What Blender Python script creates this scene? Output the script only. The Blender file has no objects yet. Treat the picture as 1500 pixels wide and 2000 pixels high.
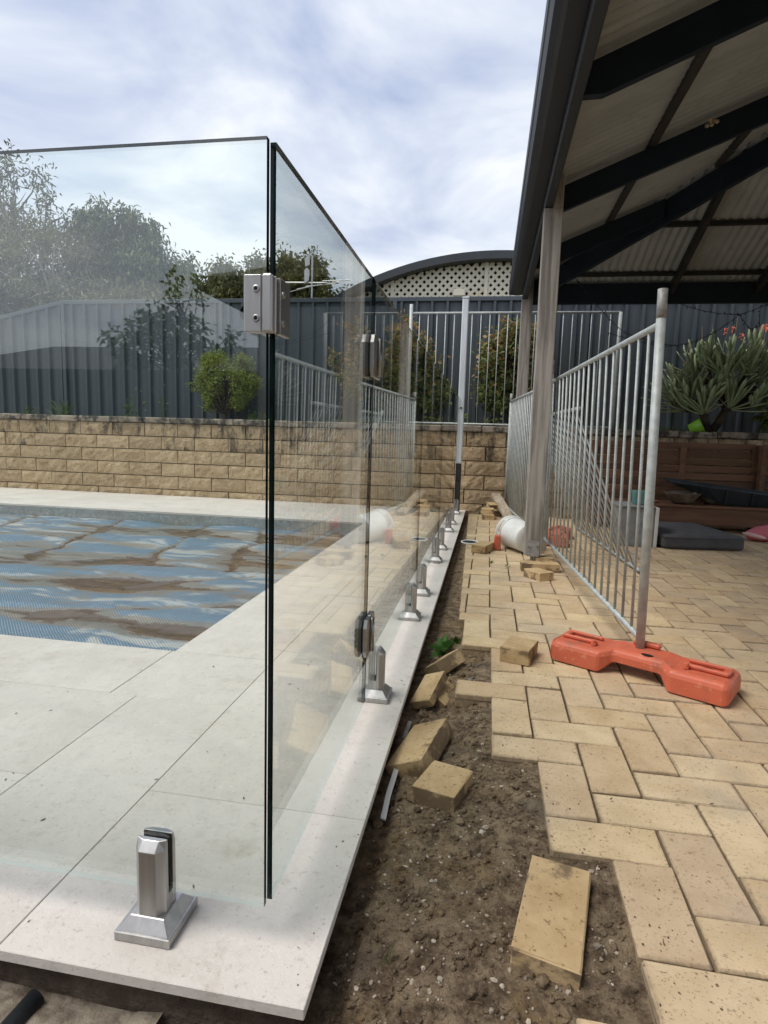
import bpy, bmesh, math, random
import numpy as np
from mathutils import Vector, Matrix, noise
rad = math.radians
RNG = np.random.default_rng(7)
random.seed(7)
scn = bpy.context.scene
C = scn.collection

# ------------------------------------------------------------------ camera
CAMZ = 0.853
cam = bpy.data.objects.new('camera', bpy.data.cameras.new('camera'))
C.objects.link(cam)
r0 = Vector((0.9848, 0.1713, 0.0291)); r1 = Vector((0.0503, -0.1204, -0.9914)); r2 = Vector((-0.1664, 0.9778, -0.1272))
cam.matrix_world = Matrix(((r0.x, -r1.x, -r2.x, 0), (r0.y, -r1.y, -r2.y, 0), (r0.z, -r1.z, -r2.z, CAMZ), (0, 0, 0, 1)))
cam.data.sensor_fit = 'VERTICAL'; cam.data.sensor_height = 36; cam.data.sensor_width = 27
cam.data.lens = 36 * 1169.9 / 2000
cam.data.clip_start = 0.02; cam.data.clip_end = 1500
scn.camera = cam

# ------------------------------------------------------------------ sky, sun, exposure
SUN_EL, SUN_AZ = rad(60), rad(-118)          # azimuth measured from +Y towards +X: left and a little behind
world = bpy.data.worlds.new('World'); scn.world = world; world.use_nodes = True
nt = world.node_tree; nt.nodes.clear(); L = nt.links.new
def wn(t, **k):
    n = nt.nodes.new(t)
    for a, b in k.items(): setattr(n, a, b)
    return n
sky = wn('ShaderNodeTexSky', sky_type='NISHITA', sun_disc=False, sun_elevation=SUN_EL, sun_rotation=SUN_AZ, air_density=1.2, dust_density=2.5)
bg1 = wn('ShaderNodeBackground'); bg1.inputs[1].default_value = 0.12; L(sky.outputs[0], bg1.inputs[0])
tc = wn('ShaderNodeTexCoord'); sep = wn('ShaderNodeSeparateXYZ'); L(tc.outputs['Generated'], sep.inputs[0])
mx = wn('ShaderNodeMath', operation='MAXIMUM'); L(sep.outputs[2], mx.inputs[0]); mx.inputs[1].default_value = 0
ad = wn('ShaderNodeMath', operation='ADD'); L(mx.outputs[0], ad.inputs[0]); ad.inputs[1].default_value = 0.16
cmb = wn('ShaderNodeCombineXYZ')
for i in (0, 1):
    d = wn('ShaderNodeMath', operation='DIVIDE'); L(sep.outputs[i], d.inputs[0]); L(ad.outputs[0], d.inputs[1]); L(d.outputs[0], cmb.inputs[i])
n1 = wn('ShaderNodeTexNoise'); n1.inputs['Scale'].default_value = 1.7; n1.inputs['Detail'].default_value = 7; n1.inputs['Roughness'].default_value = .52; n1.inputs['Distortion'].default_value = .35
L(cmb.outputs[0], n1.inputs['Vector'])
n2 = wn('ShaderNodeTexNoise'); n2.inputs['Scale'].default_value = .55; n2.inputs['Detail'].default_value = 3
L(cmb.outputs[0], n2.inputs['Vector'])
av = wn('ShaderNodeMath', operation='MULTIPLY_ADD'); L(n2.outputs[0], av.inputs[0]); av.inputs[1].default_value = .6; L(n1.outputs[0], av.inputs[2])
ramp = wn('ShaderNodeValToRGB')
e = ramp.color_ramp.elements
e[0].position = .66; e[0].color = (.44, .51, .70, 1)
e[1].position = .93; e[1].color = (1.0, 1.01, 1.03, 1)
m_ = e.new(.79); m_.color = (.68, .735, .85, 1)
L(av.outputs[0], ramp.inputs[0])
hz = wn('ShaderNodeMapRange'); L(sep.outputs[2], hz.inputs[0]); hz.inputs[1].default_value = 0; hz.inputs[2].default_value = .42; hz.inputs[3].default_value = .75; hz.inputs[4].default_value = 0
mixh = wn('ShaderNodeMixRGB'); L(hz.outputs[0], mixh.inputs[0]); L(ramp.outputs[0], mixh.inputs[1]); mixh.inputs[2].default_value = (.92, .95, .98, 1)
bg2 = wn('ShaderNodeBackground'); L(mixh.outputs[0], bg2.inputs[0]); bg2.inputs[1].default_value = .89
ms = wn('ShaderNodeMixShader'); ms.inputs[0].default_value = .86; L(bg1.outputs[0], ms.inputs[1]); L(bg2.outputs[0], ms.inputs[2])
wo = wn('ShaderNodeOutputWorld'); L(ms.outputs[0], wo.inputs[0])

sun = bpy.data.objects.new('sun', bpy.data.lights.new('sun', 'SUN')); C.objects.link(sun)
sun.data.energy = 1.9; sun.data.angle = rad(32); sun.data.color = (1, .95, .87)
sdir = Vector((math.sin(SUN_AZ) * math.cos(SUN_EL), math.cos(SUN_AZ) * math.cos(SUN_EL), math.sin(SUN_EL)))
sun.rotation_euler = sdir.to_track_quat('Z', 'Y').to_euler()
vs = scn.view_settings
vs.view_transform = 'Standard'; vs.look = 'None'; vs.exposure = 0.38; vs.gamma = 1; vs.use_curve_mapping = False
scn.render.engine = 'CYCLES'
scn.cycles.transparent_max_bounces = 20; scn.cycles.max_bounces = 6; scn.cycles.diffuse_bounces = 3; scn.cycles.glossy_bounces = 3; scn.cycles.caustics_reflective = False; scn.cycles.caustics_refractive = False

# ------------------------------------------------------------------ materials
class NT:
    def __init__(s, name):
        s.m = bpy.data.materials.new(name); s.m.use_nodes = True; s.t = s.m.node_tree; s.t.nodes.clear()
        s.out = s.n('ShaderNodeOutputMaterial')
    def n(s, t, **k):
        n = s.t.nodes.new(t)
        for a, b in k.items(): setattr(n, a, b)
        return n
    def l(s, a, b): s.t.links.new(a, b)
    def math(s, op, a, b=None, c=None, clamp=False):
        n = s.n('ShaderNodeMath', operation=op, use_clamp=clamp)
        for i, v in enumerate((a, b, c)):
            if v is None: continue
            if isinstance(v, (int, float)): n.inputs[i].default_value = v
            else: s.l(v, n.inputs[i])
        return n.outputs[0]
    def noise(s, vec, scale, detail=5, rough=.55, dist=0):
        n = s.n('ShaderNodeTexNoise'); n.inputs['Scale'].default_value = scale; n.inputs['Detail'].default_value = detail
        n.inputs['Roughness'].default_value = rough; n.inputs['Distortion'].default_value = dist; s.l(vec, n.inputs['Vector']); return n.outputs[0]
    def rng(s, v, a, b, c=0, d=1):
        n = s.n('ShaderNodeMapRange', interpolation_type='SMOOTHSTEP'); s.l(v, n.inputs[0])
        for i, q in enumerate((a, b, c, d)): n.inputs[i + 1].default_value = q
        return n.outputs[0]
    def mix(s, f, a, b, bt='MIX'):
        n = s.n('ShaderNodeMixRGB', blend_type=bt)
        for i, v in enumerate((f, a, b)):
            if isinstance(v, (int, float)): n.inputs[i].default_value = v
            elif isinstance(v, tuple): n.inputs[i].default_value = (*v, 1)
            else: s.l(v, n.inputs[i])
        return n.outputs[0]
    def coord(s, kind='Object', stretch=(1, 1, 1), rnd=True):
        t = s.n('ShaderNodeTexCoord'); mp = s.n('ShaderNodeMapping'); mp.inputs['Scale'].default_value = stretch
        if kind == 'World':
            g = s.n('ShaderNodeNewGeometry'); s.l(g.outputs['Position'], mp.inputs['Vector'])
        else:
            s.l(t.outputs[kind], mp.inputs['Vector'])
        if rnd and kind != 'World':
            o = s.n('ShaderNodeObjectInfo'); r = s.math('MULTIPLY', o.outputs['Random'], 37.0)
            c = s.n('ShaderNodeCombineXYZ'); s.l(r, c.inputs[0]); s.l(r, c.inputs[1]); s.l(r, c.inputs[2]); s.l(c.outputs[0], mp.inputs['Location'])
        return mp.outputs[0]
    def pr(s, col, rough=.6, metal=0, bump=None, bstr=.3, bdist=.005, spec=.5, alpha=None):
        p = s.n('ShaderNodeBsdfPrincipled')
        for k, v in (('Base Color', col), ('Roughness', rough), ('Metallic', metal), ('Specular IOR Level', spec)):
            if isinstance(v, tuple): p.inputs[k].default_value = (*v, 1)
            elif isinstance(v, (int, float)): p.inputs[k].default_value = v
            else: s.l(v, p.inputs[k])
        if bump is not None:
            b = s.n('ShaderNodeBump'); b.inputs['Strength'].default_value = bstr; b.inputs['Distance'].default_value = bdist
            s.l(bump, b.inputs['Height']); s.l(b.outputs[0], p.inputs['Normal'])
        return p.outputs[0]
    def done(s, sh): s.l(sh, s.out.inputs[0]); return s.m

def pmat(name, c1, c2=None, scale=6, rough=.6, metal=0, bump=.3, bscale=60, bdist=.003, stretch=(1, 1, 1), spots=None, spots2=None, rnd=0, island=0, coord='Object', lo=.35, hi=.65, spec=.4, rough2=None):
    t = NT(name); v = t.coord(coord, stretch)
    f = t.noise(v, scale, 6, .6)
    f = t.rng(f, lo, hi)
    col = t.mix(f, c1, c2 if c2 else c1)
    if rnd or island:
        fac = None
        o = t.n('ShaderNodeObjectInfo'); fac = t.math('MULTIPLY_ADD', o.outputs['Random'], 2 * rnd, 1 - rnd)
        if island:
            g = t.n('ShaderNodeNewGeometry'); f2 = t.math('MULTIPLY_ADD', g.outputs['Random Per Island'], 2 * island, 1 - island); fac = t.math('MULTIPLY', fac, f2)
        h = t.n('ShaderNodeHueSaturation'); t.l(col, h.inputs['Color']); t.l(fac, h.inputs['Value']); col = h.outputs[0]
    for sp in (spots, spots2):
        if sp:
            sc, (a, b), scol, mxf = sp
            q = t.noise(v, sc, 5, .65); q = t.rng(q, a, b); q = t.math('MULTIPLY', q, mxf); col = t.mix(q, col, scol)
    bn = t.noise(v, bscale, 6, .65)
    if rough2 is not None: rough = t.math('MULTIPLY_ADD', f, rough2 - rough, rough)
    return t.done(t.pr(col, rough, metal, bn if bump else None, bump, bdist, spec))

def leafmat(name, c1, c2, trans=.3, c3=None):
    t = NT(name); g = t.n('ShaderNodeNewGeometry')
    col = t.mix(g.outputs['Random Per Island'], c1, c2)
    if c3:
        w = t.noise(t.coord('Object', rnd=False), 3.0, 3); col = t.mix(t.rng(w, .48, .66), col, c3)
    p = t.pr(col, .5, spec=.35); tr = t.n('ShaderNodeBsdfTranslucent'); t.l(col, tr.inputs[0])
    m = t.n('ShaderNodeMixShader'); m.inputs[0].default_value = trans; t.l(p, m.inputs[1]); t.l(tr.outputs[0], m.inputs[2])
    return t.done(m.outputs[0])

def glassmat():
    t = NT('clear_glass'); lw = t.n('ShaderNodeLayerWeight'); lw.inputs[0].default_value = .5
    f5 = t.math('POWER', lw.outputs['Facing'], 5.0); fac = t.math('MULTIPLY_ADD', f5, .91, .088)
    tr = t.n('ShaderNodeBsdfTransparent'); tr.inputs[0].default_value = (.966, .996, .981, 1)
    gl = t.n('ShaderNodeBsdfGlossy'); gl.inputs['Roughness'].default_value = 0.0; gl.inputs[0].default_value = (1, 1, 1, 1)
    m = t.n('ShaderNodeMixShader'); t.l(fac, m.inputs[0]); t.l(tr.outputs[0], m.inputs[1]); t.l(gl.outputs[0], m.inputs[2])
    return t.done(m.outputs[0])

def leafdeck():
    t = NT('limestone_tile'); v = t.coord('Object'); o = t.n('ShaderNodeObjectInfo'); wv = t.coord('World', rnd=False)
    a = t.rng(t.noise(v, 3.0, 7, .65), .35, .68); col = t.mix(a, (.71, .665, .615), (.63, .585, .535))
    fl = t.rng(t.noise(v, 26, 7, .75), .52, .70); col = t.mix(t.math('MULTIPLY', fl, .38), col, (.43, .385, .33))
    sp = t.rng(t.noise(v, 95, 4, .7), .58, .70); col = t.mix(t.math('MULTIPLY', sp, .5), col, (.36, .31, .26))
    lt = t.rng(t.noise(v, 60, 5, .7), .57, .70); col = t.mix(t.math('MULTIPLY', lt, .5), col, (.78, .74, .69))
    gr = t.rng(t.noise(wv, 3.4, 7, .72), .54, .72); col = t.mix(t.math('MULTIPLY', gr, .50), col, (.42, .345, .27))
    dk = t.rng(t.noise(wv, 13, 6, .75), .64, .76); col = t.mix(t.math('MULTIPLY', dk, .45), col, (.25, .20, .155))
    h = t.n('ShaderNodeHueSaturation'); t.l(col, h.inputs['Color']); t.l(t.math('MULTIPLY_ADD', o.outputs['Random'], .07, .965), h.inputs['Value'])
    return t.done(t.pr(h.outputs[0], .66, 0, t.noise(v, 110, 6, .75), .5, .003, .3))

def pavermat():
    t = NT('tan_clay_paver'); v = t.coord('Object')
    a = t.rng(t.noise(v, 9, 6, .62), .3, .7); col = t.mix(a, (.65, .495, .32), (.54, .395, .24))
    o = t.n('ShaderNodeObjectInfo'); g = t.n('ShaderNodeNewGeometry')
    rr = t.math('FRACT', t.math('ADD', t.math('MULTIPLY', o.outputs['Random'], 7.31), g.outputs['Random Per Island']))
    h = t.n('ShaderNodeHueSaturation'); t.l(col, h.inputs['Color']); t.l(t.math('MULTIPLY_ADD', rr, .20, .89), h.inputs['Value'])
    t.l(t.math('MULTIPLY_ADD', rr, .010, .496), h.inputs['Hue']); t.l(t.math('MULTIPLY_ADD', o.outputs['Random'], .12, .94), h.inputs['Saturation'])
    col = h.outputs[0]
    vs_ = t.n('ShaderNodeMapping'); vs_.inputs['Scale'].default_value = (1, 1.15, 1); t.l(v, vs_.inputs[0])
    sp = t.rng(t.noise(vs_.outputs[0], 130, 5, .72), .57, .67); col = t.mix(t.math('MULTIPLY', sp, .70), col, (.17, .095, .045))
    fl = t.rng(t.noise(v, 260, 4, .7), .56, .7); col = t.mix(t.math('MULTIPLY', fl, .35), col, (.74, .60, .40))
    gn = t.n('ShaderNodeTexCoord'); gs = t.n('ShaderNodeSeparateXYZ'); t.l(gn.outputs['Generated'], gs.inputs[0])
    ed = [t.math('ABSOLUTE', t.math('SUBTRACT', gs.outputs[k], .5)) for k in (0, 1)]
    rim = t.math('ADD', t.math('MAXIMUM', ed[0], ed[1]), t.math('MULTIPLY', t.math('SUBTRACT', t.noise(v, 55, 5, .7), .5), .09))
    rim = t.rng(rim, .455, .512); col = t.mix(t.math('MULTIPLY', rim, .62), col, (.15, .11, .07))
    sp2 = t.rng(t.noise(v, 48, 5, .75), .59, .68); col = t.mix(t.math('MULTIPLY', sp2, .62), col, (.16, .10, .055))
    wv = t.coord('World', rnd=False)
    st = t.rng(t.noise(wv, 2.1, 6, .66), .50, .70); col = t.mix(t.math('MULTIPLY', st, .5), col, (.33, .28, .23))
    st2 = t.rng(t.noise(wv, 5.5, 5, .7), .62, .74); col = t.mix(t.math('MULTIPLY', st2, .5), col, (.20, .165, .13))
    return t.done(t.pr(col, .85, 0, t.noise(v, 160, 6, .75), .55, .003, .25))

def brickmat():
    t = NT('loose_clay_brick'); v = t.coord('Object')
    a = t.rng(t.noise(v, 12, 6, .62), .3, .7); col = t.mix(a, (.60, .44, .25), (.48, .33, .17))
    o = t.n('ShaderNodeObjectInfo'); h = t.n('ShaderNodeHueSaturation'); t.l(col, h.inputs['Color']); t.l(t.math('MULTIPLY_ADD', o.outputs['Random'], .24, .84), h.inputs['Value']); col = h.outputs[0]
    sp = t.rng(t.noise(v, 100, 3, .6), .6, .68); col = t.mix(t.math('MULTIPLY', sp, .65), col, (.15, .08, .035))
    g = t.n('ShaderNodeNewGeometry'); sx = t.n('ShaderNodeSeparateXYZ'); tn = t.n('ShaderNodeTexCoord'); t.l(tn.outputs['Normal'], sx.inputs[0])
    side = t.math('SUBTRACT', 1.0, t.math('ABSOLUTE', sx.outputs[2]), clamp=True)      # soil caked on the sides and in patches on the worn face
    d = t.math('ADD', t.noise(v, 8, 5, .65), t.math('MULTIPLY', side, .12)); d = t.rng(d, .56, .66)
    col = t.mix(t.math('MULTIPLY', d, .75), col, (.12, .085, .055))
    return t.done(t.pr(col, .9, 0, t.noise(v, 150, 6, .75), .6, .003, .2))

def blockmat(top):
    t = NT('split_face_block_stained' if top else 'split_face_block'); v = t.coord('Object')
    a = t.rng(t.noise(v, 7, 6, .65), .3, .7); col = t.mix(a, (.70, .535, .345), (.51, .365, .215))
    o = t.n('ShaderNodeObjectInfo'); h = t.n('ShaderNodeHueSaturation'); t.l(col, h.inputs['Color']); t.l(t.math('MULTIPLY_ADD', o.outputs['Random'], .22, .9), h.inputs['Value']); col = h.outputs[0]
    sp = t.rng(t.noise(v, 38, 6, .75), .50, .66); col = t.mix(t.math('MULTIPLY', sp, .55), col, (.24, .155, .08))
    lt = t.rng(t.noise(v, 70, 5, .7), .56, .7); col = t.mix(t.math('MULTIPLY', lt, .4), col, (.72, .60, .42))
    wv = t.coord('World', (1, 1, .35), rnd=False)
    mil = t.rng(t.noise(wv, 6.5, 7, .74), .46 if top else .60, .62 if top else .76); col = t.mix(t.math('MULTIPLY', mil, .85 if top else .6), col, (.065, .055, .045))
    return t.done(t.pr(col, .9, 0, t.noise(v, 34, 7, .78), 1.0, .035, .2))

def soilmat():
    t = NT('dark_soil'); v = t.coord('World', rnd=False)
    a = t.rng(t.noise(v, 22, 8, .78), .36, .64); col = t.mix(a, (.145, .100, .064), (.50, .375, .245))
    s1 = t.rng(t.noise(v, 3.2, 5, .65), .49, .64); s1b = t.rng(t.noise(v, 60, 4, .7), .42, .6); col = t.mix(t.math('MULTIPLY', t.math('MULTIPLY', s1, s1b), .75), col, (.42, .28, .13))
    s2 = t.rng(t.noise(v, 4.1, 4, .6), .58, .70); col = t.mix(t.math('MULTIPLY', s2, .5), col, (.25, .21, .17))
    s3 = t.rng(t.noise(v, 190, 3, .6), .66, .72); col = t.mix(t.math('MULTIPLY', s3, .7), col, (.40, .35, .29))
    b = t.math('ADD', t.noise(v, 55, 8, .8), t.math('MULTIPLY', t.noise(v, 210, 5, .75), .6))
    return t.done(t.pr(col, .95, 0, b, 1.0, .018, .15))

def covermat():
    t = NT('bubble_pool_cover'); at = t.n('ShaderNodeAttribute', attribute_name='dirt'); v = t.coord('World', rnd=False)
    sx = t.n('ShaderNodeSeparateXYZ'); t.l(v, sx.inputs[0])
    u = t.math('ADD', t.math('SINE', t.math('MULTIPLY', t.math('ADD', sx.outputs[0], sx.outputs[1]), 390.0)), t.math('SINE', t.math('MULTIPLY', t.math('SUBTRACT', sx.outputs[0], sx.outputs[1]), 390.0)))
    bub = t.rng(u, -1.2, 1.4)
    blue = t.mix(bub, (.045, .105, .175), (.215, .345, .46))
    wp = t.n('ShaderNodeTexNoise'); wp.inputs['Scale'].default_value = 1.3; wp.inputs['Detail'].default_value = 4; t.l(v, wp.inputs['Vector'])
    off = t.n('ShaderNodeVectorMath', operation='MULTIPLY_ADD'); t.l(wp.outputs['Color'], off.inputs[0]); off.inputs[1].default_value = (1.3, .35, 0); t.l(v, off.inputs[2])
    st = t.n('ShaderNodeMapping'); st.inputs['Scale'].default_value = (.55, 2.2, 1); st.inputs['Rotation'].default_value = (0, 0, .16); t.l(off.outputs[0], st.inputs[0])
    nb = t.noise(st.outputs[0], 1.5, 8, .62, .3); nf = t.noise(st.outputs[0], 6.0, 8, .72, .5); nb2 = t.noise(st.outputs[0], 2.6, 8, .66, .5)
    pl = t.math('MULTIPLY', t.rng(nb2, .50, .57), t.rng(nf, .36, .5)); col = t.mix(t.math('MULTIPLY', pl, .62), blue, t.mix(bub, (.46, .46, .43), (.74, .70, .61)))
    dn = t.math('ADD', t.math('MULTIPLY_ADD', at.outputs['Fac'], .85, .085), t.math('ADD', t.math('MULTIPLY', t.math('SUBTRACT', nb, .5), 1.5), t.math('MULTIPLY', t.math('SUBTRACT', nf, .5), .55)))
    thin = t.rng(dn, .27, .37); col = t.mix(t.math('MULTIPLY', thin, .78), col, t.mix(nf, (.135, .11, .08), (.28, .25, .205)))
    thick = t.rng(dn, .52, .64); col = t.mix(t.math('MULTIPLY', thick, .94), col, t.mix(nf, (.045, .028, .018), (.135, .09, .06)))
    rough = t.math('MULTIPLY_ADD', thick, -.10, .30)
    return t.done(t.pr(col, rough, 0, t.math('MULTIPLY', bub, t.math('SUBTRACT', 1.0, thick)), .5, .006, .5))

M = {}
M['glass'] = glassmat()
def edgemat(name, tint, gloss, dark, kt):
    t = NT(name); tr = t.n('ShaderNodeBsdfTransparent'); tr.inputs[0].default_value = (*tint, 1)
    p = t.pr(dark, .12, spec=.8); m = t.n('ShaderNodeMixShader'); m.inputs[0].default_value = kt; t.l(p, m.inputs[1]); t.l(tr.outputs[0], m.inputs[2]); return t.done(m.outputs[0])
M['glass_lip'] = edgemat('pale_glass_edge', (.90, .98, .97), 1, (.72, .80, .80), .80)
M['glass_edge'] = pmat('green_glass_edge', (.003, .009, .009), (.006, .018, .017), 30, .18, 0, 0, spec=.25)
M['tile'] = leafdeck()
M['concrete'] = pmat('rough_concrete', (.30, .26, .20), (.13, .10, .075), 26, .9, 0, .8, 50, .01, spots=(4, (.5, .66), (.07, .048, .034), .9))
M['footing'] = pmat('soil_stained_slab', (.075, .050, .036), (.13, .10, .075), 16, .95, 0, 1, 40, .02, coord='World')
M['jointsand'] = pmat('joint_sand', (.10, .075, .05), (.19, .15, .10), 30, .95, 0, .6, 120, .003, coord='World')
M['paver'] = pavermat(); M['brick'] = brickmat()
M['block'] = blockmat(False); M['block_top'] = blockmat(True)
M['cap'] = pmat('stained_cap_stone', (.36, .30, .235), (.22, .18, .14), 9, .9, 0, .6, 60, .006, spots=(7, (.44, .6), (.045, .042, .036), .92), rnd=.12)
M['soil'] = soilmat()
M['ground'] = pmat('far_ground', (.10, .105, .05), (.15, .12, .08), .6, .95, 0, .5, 8, .05, coord='World')
M['cover'] = covermat()
M['pool_wall'] = pmat('grey_pool_tile', (.34, .36, .36), (.26, .27, .265), 20, .35, 0, .2, 90, .002, spots=(38, (.55, .68), (.62, .63, .62), .7), coord='World')
M['steel'] = pmat('brushed_stainless', (.50, .49, .48), (.40, .395, .39), 40, .42, 1, .12, 220, .0006, (1, 1, .12), spec=.5, rough2=.5)
M['steel_dark'] = pmat('satin_stainless', (.36, .345, .33), (.29, .28, .27), 40, .34, 1, .1, 220, .0006, rough2=.42)
M['rubber'] = pmat('black_rubber', (.012, .013, .014), None, 10, .55, 0, .1)
M['galv'] = pmat('galvanised_steel', (.47, .505, .495), (.37, .395, .385), 26, .55, .2, .12, 120, .001, rnd=.06, spots=(60, (.62, .72), (.30, .31, .30), .4))
M['galv_worn'] = pmat('weathered_galvanised_tube', (.42, .415, .40), (.30, .295, .285), 40, .6, .35, .3, 90, .001, spots=(30, (.55, .66), (.16, .15, .14), .5))
M['galv_bright'] = pmat('bright_galvanised_steel', (.70, .74, .76), (.58, .62, .64), 12, .42, .25, .1, 90, .001, (1, 1, .2))
M['black_tar'] = pmat('black_painted_steel', (.014, .017, .019), (.03, .032, .034), 20, .5, 0, .3, 60, .002)
M['colorbond'] = pmat('charcoal_sheet_metal', (.074, .091, .104), (.061, .076, .089), 3, .46, .1, .06, 30, .001, (1, 1, .2), spots=(2.2, (.58, .8), (.10, .105, .11), .35), coord='World', spec=.45)
M['gutter'] = pmat('grey_blue_gutter_metal', (.017, .021, .028), (.013, .017, .023), 4, .45, .1, .05, 40, .001, spec=.5)
M['navy'] = pmat('dark_painted_timber', (.011, .018, .031), (.008, .013, .023), 5, .6, 0, .2, 40, .002, (1, 1, 1), spec=.3)
M['purlin'] = pmat('dark_brown_batten', (.030, .028, .027), (.020, .019, .019), 8, .7, 0, .2, 40, .002)
M['roof_under'] = pmat('pale_roof_underside', (.35, .365, .37), (.30, .315, .32), 3, .55, .0, .05, 40, .001, rnd=.05, spots=(5, (.58, .72), (.20, .20, .19), .5))
M['wood_grey'] = pmat('weathered_grey_timber', (.42, .385, .345), (.20, .18, .16), 30, .85, 0, .5, 60, .003, (1, 1, .06), spots=(50, (.6, .72), (.13, .115, .10), .55))
M['wood_red'] = pmat('oiled_red_timber', (.20, .105, .060), (.125, .062, .036), 14, .65, 0, .3, 60, .002, (.08, 1, 1), rnd=.18, spots=(12, (.62, .72), (.05, .028, .018), .6))
M['plank'] = pmat('pale_timber_plank', (.50, .42, .32), (.36, .28, .20), 16, .8, 0, .4, 60, .002, (1, .1, 1), spots=(24, (.6, .7), (.16, .11, .07), .6))
M['orange'] = pmat('orange_moulded_plastic', (.64, .145, .075), (.57, .13, .07), 7, .52, 0, .25, 70, .002, spots=(11, (.50, .68), (.27, .13, .085), .6), spots2=(48, (.58, .68), (.72, .30, .20), .6), spec=.4)
M['white_plastic'] = pmat('white_plastic', (.74, .74, .72), (.66, .65, .62), 8, .35, 0, .1, 40, .001, spots=(14, (.58, .7), (.45, .40, .34), .4))
M['sticker'] = pmat('brown_paper_sticker', (.40, .27, .18), (.50, .42, .35), 30, .7)
M['lime'] = pmat('lime_green_plastic', (.30, .62, .055), (.25, .54, .05), 6, .4, 0, .1)
M['cushion'] = pmat('charcoal_fabric', (.095, .095, .10), (.072, .072, .077), 9, .95, 0, .4, 300, .002)
M['pink'] = pmat('pink_soft_plastic', (.72, .20, .24), (.66, .17, .21), 6, .5, 0, .2)
M['palepink'] = pmat('pale_pink_plastic', (.80, .50, .47), None, 6, .5, 0, .2)
M['bowl'] = pmat('mottled_stoneware', (.24, .20, .15), (.11, .085, .06), 9, .4, 0, .2, spots=(12, (.55, .7), (.42, .36, .27), .7))
M['darksheet'] = pmat('dark_slate_plastic', (.020, .028, .033), (.028, .036, .04), 9, .5, 0, .2)
M['teal'] = pmat('teal_plastic', (.12, .30, .28), (.09, .24, .23), 8, .45, 0, .1)
M['greybox'] = pmat('grey_painted_board', (.30, .31, .30), (.22, .225, .22), 12, .7, 0, .3)
M['terracotta'] = pmat('terracotta', (.38, .13, .07), None, 8, .7)
M['bark'] = pmat('grey_bark', (.24, .21, .18), (.13, .11, .09), 9, .9, 0, .7, 40, .01, (1, 1, .3))
M['bark_pale'] = pmat('pale_dead_bark', (.44, .41, .38), (.28, .25, .23), 6, .9, 0, .5, 30, .01)
M['bark_dark'] = pmat('dark_bark', (.095, .07, .05), (.05, .038, .028), 9, .9, 0, .7, 40, .01)
M['gum'] = leafmat('gum_leaf', (.085, .095, .055), (.17, .175, .10), .25, (.14, .16, .06))
M['gum2'] = leafmat('grey_green_leaf', (.065, .090, .040), (.14, .165, .075), .25, (.17, .19, .06))
M['olive'] = leafmat('olive_leaf', (.085, .10, .03), (.19, .19, .06), .3, (.22, .21, .07))
M['photinia'] = leafmat('photinia_leaf', (.085, .13, .035), (.24, .27, .09), .3)
M['photinia_tip'] = leafmat('bronze_new_leaf', (.36, .22, .09), (.55, .37, .16), .3)
M['conifer'] = leafmat('yellow_green_foliage', (.13, .19, .03), (.32, .36, .07), .3)
M['grass'] = leafmat('weed_green', (.055, .11, .02), (.13, .20, .04), .3)
M['weedlight'] = leafmat('broad_weed_leaf', (.07, .17, .04), (.11, .23, .06), .3)
M['aloe'] = pmat('grey_green_succulent', (.23, .30, .16), (.34, .40, .24), 9, .5, 0, .1, 40, .001, rnd=.25, spec=.4)
M['flower'] = pmat('coral_flower', (.75, .14, .08), (.80, .25, .16), 9, .6)
M['stalk'] = pmat('dry_stalk', (.26, .21, .15), None, 8, .8)
M['cable'] = pmat('black_cable', (.008, .009, .008), None, 8, .6)
M['cream'] = pmat('cream_lattice_paint', (.74, .70, .59), (.69, .645, .53), 2, .6, 0, .1, spots=(1.2, (.55, .75), (.62, .52, .32), .4))
M['shade'] = pmat('painted_interior_shade', (.030, .032, .034), None, 3, .9)  # near-black colour stands in for the shade behind the lattice
M['arch'] = pmat('dark_roof_fascia', (.045, .053, .060), (.038, .045, .051), 2, .5)
M['alu'] = pmat('aluminium', (.62, .62, .62), None, 8, .45, .7, .1)
M['render'] = pmat('rendered_wall', (.36, .34, .31), (.32, .30, .28), 1.5, .85)
M['rooftile'] = pmat('dark_roof_tile', (.055, .058, .06), (.042, .044, .046), 5, .7, 0, .5, 10, .03)
M['stone'] = pmat('pale_pebble', (.46, .40, .32), (.27, .22, .165), 20, .85, 0, .4, 90, .002, island=.35)
M['rubble'] = pmat('grey_mortar_rubble', (.33, .31, .285), (.20, .18, .155), 25, .95, 0, .8, 80, .004)
M['pipe'] = pmat('black_poly_pipe', (.02, .024, .028), (.05, .052, .055), 20, .45)
M['window'] = pmat('dark_window_glass', (.02, .025, .03), None, 3, .08, 0, 0, spec=.8)
M['twig'] = pmat('dry_twig', (.16, .11, .07), None, 20, .9)

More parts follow.
